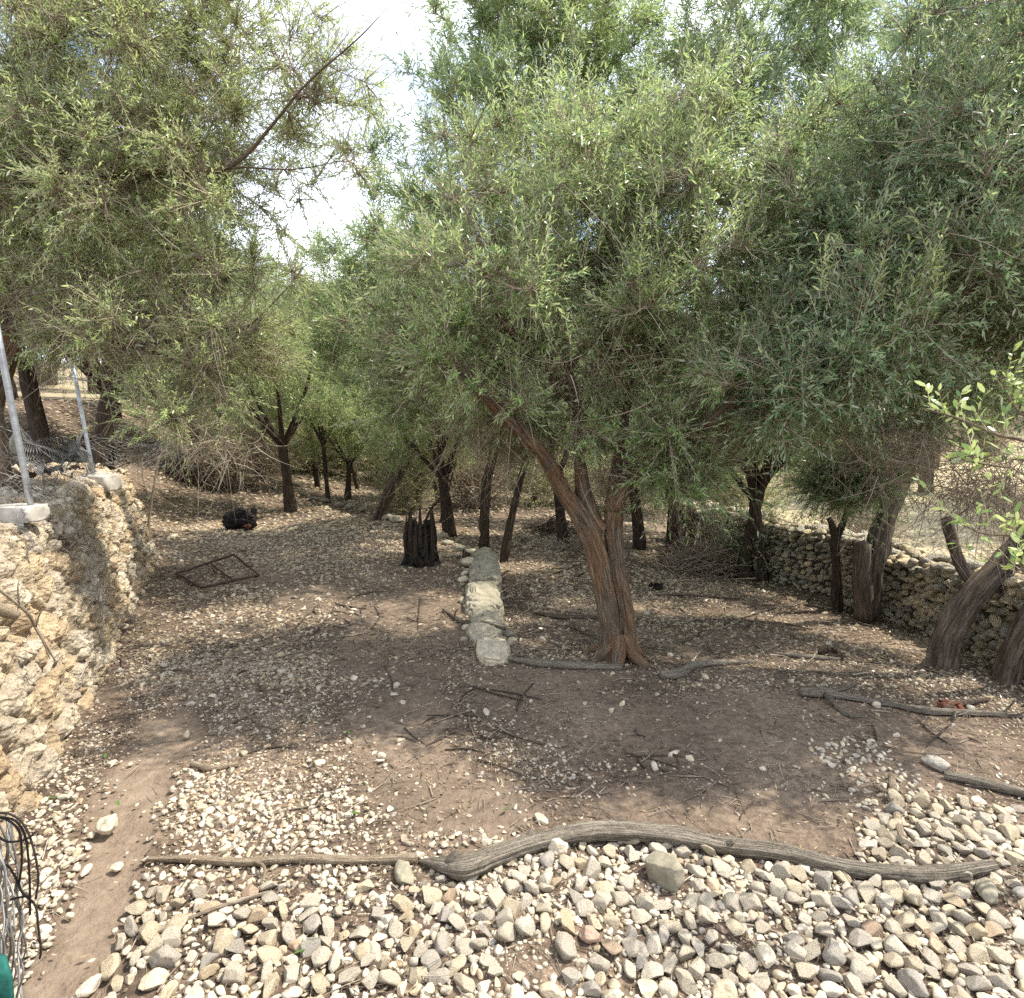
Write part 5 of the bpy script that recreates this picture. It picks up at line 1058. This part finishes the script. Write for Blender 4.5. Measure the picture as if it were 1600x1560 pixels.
# trees beyond the right wall and dry bushes
for i, (x, y) in enumerate(((11.5, 11.5), (13.2, 8.0), (14.5, 13), (10.5, 15.5), (17, 9), (8.2, 18), (13, 19), (19, 15), (13.5, 5.0))):
    bg_tree(0, 0, i % 3, 1.5 + .2 * (i % 3), i * 1.3, 'tree standing in the sunny field beyond the right wall', 'bark_grey', 'leafR', 1.1, 'trees beyond the right wall', (x, y))
def bush(x, y, s, seed, label, leafm, group=None, nl=4, zs=1.0, n=420):
    r_ = np.random.default_rng(seed); b = np.array([x, y, float(H(x, y))]); e = empty('dry_bush', b, label, 'bush', group)
    S = r_.normal(0, .16, (n, 3)) * s; S[:, 2] = np.abs(S[:, 2]) * 2.2; D = norm(np.stack([r_.normal(0, .8, n), r_.normal(0, .8, n), .35 + np.abs(r_.normal(0, .6, n))], -1)); L = s * (.25 + .75 * r_.random(n)); G = r_.normal(-.1, .25, n); B = r_.normal(0, .2, (n, 3))
    S = S + D * (L * .4 * r_.random(n))[:, None]
    mb = MB(); twigs(mb, S, D, L, G, .003 + .004 * r_.random(n), 5, B)
    k = n * 2; ix = r_.integers(0, n, k); t = r_.random(k); S2 = S[ix] + D[ix] * (L[ix] * t)[:, None]; S2[:, 2] += G[ix] * L[ix] * t**2; S2 += B[ix] * (L[ix] * t**2)[:, None]
    D2 = norm(D[ix] * .5 + r_.normal(0, .7, (k, 3))); L2 = s * (.1 + .25 * r_.random(k)); G2 = r_.normal(0, .2, k); twigs(mb, S2, D2, L2, G2, .0018 + .001 * r_.random(k), 4)
    link('stems', mb.mesh('stems', smooth=False), M['twig'], e)
    if nl: link('foliage', leaf_mesh('foliage', S2, D2, L2, G2, nl, .04, .28, r_, None, False), M[leafm], e)
    return e
bush0 = bush(5.75, 6.6, .75, 1, 'dry tan bush in full sun right behind the right wall', 'dryleaf', nl=3)
bush(4.8, 8.4, .8, 2, 'dry bush behind the far stretch of the right wall', 'dryleaf', nl=3); bush(6.6, 5.3, 1.0, 3, 'tangled brown bush behind the wall at the right edge', 'dryleaf', nl=4)
bush(8.6, 7.2, 1.2, 14, 'wide brown leafless bush in the field, right of the straw coloured one', 'dryleaf', nl=4); bush(7.0, 7.2, .9, 15, 'low straw coloured bush near the middle of the right wall', 'dryleaf', nl=4); bush(7.4, 8.4, 1.1, 4, 'large straw coloured bush out in the sunny field', 'dryleaf', nl=5); bush(6.0, 10.5, 1.0, 5, 'grey green bush in the field beyond the wall', 'leafR', nl=8)
bush(3.3, 8.1, .75, 6, 'grey green shrub growing over the far end of the right wall', 'leafR', nl=12, n=500)
brg = np.random.default_rng(15)
for q in range(46):
    y = 12 + 20 * brg.random(); x = brg.uniform(-.8, .8) * y; c = copy_tree(bush0); c.location = (x, y, float(H(x, y))); s = .9 + .9 * brg.random(); c.scale = (s, s, s); c.rotation_euler = (0, 0, brg.random() * 6)
    c['label'] = 'low dry bush under the distant trees of the grove'; c['group'] = 'low dry bushes under the grove'

gb = bush(-2.2, 12.4, 1.1, 77, 'bright green leafy bush in the sunny gap behind the charred stump', 'leafL', nl=11, n=460)
for q in range(34):
    y = brg.uniform(13.5, 22); x = brg.uniform(-.55, .42) * y; c = copy_tree(gb); c.location = (x, y, float(H(x, y))); s = 1.0 + 1.0 * brg.random(); c.scale = (s, s, s * .9); c.rotation_euler = (0, 0, brg.random() * 6)
    c['label'] = 'leafy green bush in the undergrowth at the back of the grove'; c['group'] = 'leafy green bushes at the back'
# --- near branch with broad bright leaves coming in from the right edge
b = np.array([2.75, 2.1, 0.]); b[2] = float(H(b[0], b[1])); e = empty('olive_sapling', b, 'bright broad leaved olive sapling reaching in from the right edge close to the camera', 'sapling')
tb = MB(); crv = [([b, b + [.02, 0, .7], b + [.05, 0, 1.4], b + [.06, .02, 1.9]], [.022, .018, .013, .006]),
    ([b + [.04, 0, 1.25], P(1640, 700, 2.0), P(1560, 680, 1.95), P(1500, 655, 1.9), P(1440, 638, 1.88)], [.009, .006, .005, .004, .002]),
    ([b + [.03, 0, 1.0], P(1640, 735, 1.9), P(1570, 730, 1.85), P(1510, 720, 1.82)], [.008, .005, .004, .002]),
    ([b + [.04, 0, 1.35], P(1640, 660, 2.1), P(1590, 640, 2.1), P(1562, 590, 2.1)], [.007, .005, .004, .002]),
    ([b + [.01, 0, .6], P(1660, 850, 1.9), P(1590, 838, 1.86), P(1530, 832, 1.84), P(1482, 805, 1.84)], [.007, .005, .004, .003, .0015]),
    ([b + [.01, 0, .5], P(1640, 905, 1.8), P(1600, 890, 1.78), P(1578, 900, 1.78)], [.006, .004, .003, .0015])]
SS, DD, LL = [], [], []; r_ = np.random.default_rng(44)
for q, (c, r) in enumerate(crv):
    p, rr = tube(tb, np.array(c) - b, r, sides=8, seg=8, rough=.05, seed=q)
    if q == 0: continue
    m = len(p)
    for k in range(10 if q != 5 else 5):
        i = int(m * (.30 + .68 * k / 10)) if q != 5 else int(m * (.6 + .38 * k / 5)); i = min(i, m - 2); SS.append(p[i]); DD.append(norm(norm(p[i + 1] - p[i]) * .5 + r_.normal(0, .35, 3) + [0, 0, .55])); LL.append(.06 + .12 * r_.random())
SS, DD, LL = np.array(SS), np.array(DD), np.array(LL); twigs(tb, SS, DD, LL, 0 * LL + .1, 0 * LL + .0018, 4)
link('trunk', tb.mesh('trunk'), M['palewood'], e); link('foliage', leaf_mesh('foliage', SS, DD, LL, 0 * LL + .1, 9, .034, .36, r_), M['leafN'], e)
# a few fresh green leaves on the ground
mb = []; r_ = np.random.default_rng(6)
for px, py in ((82, 1252), (165, 1185), (185, 1262), (545, 1150), (555, 1277), (470, 1497), (40, 1337), (345, 865), (790, 1270)):
    g = at(px, py) + [0, 0, .02]; a = r_.random() * 6; d = np.array([math.cos(a), math.sin(a), .1]); w_ = np.array([-math.sin(a), math.cos(a), .2]); l = .022
    V = np.array([-d * l, -d * l * .4 + w_ * l * .28, d * l * .5 + w_ * l * .24, d * l, d * l * .5 - w_ * l * .24, -d * l * .4 - w_ * l * .28])
    tag(link('fallen_leaf', mesh_np('fallen_leaf', V, [np.array([[0, 5, 1], [2, 4, 3]]), np.array([[1, 5, 4, 2]])], smooth=False), M['greenleaf'], None, g), 'small fresh green leaf dropped on the ground', 'leaf', 'fresh green leaves on the ground')
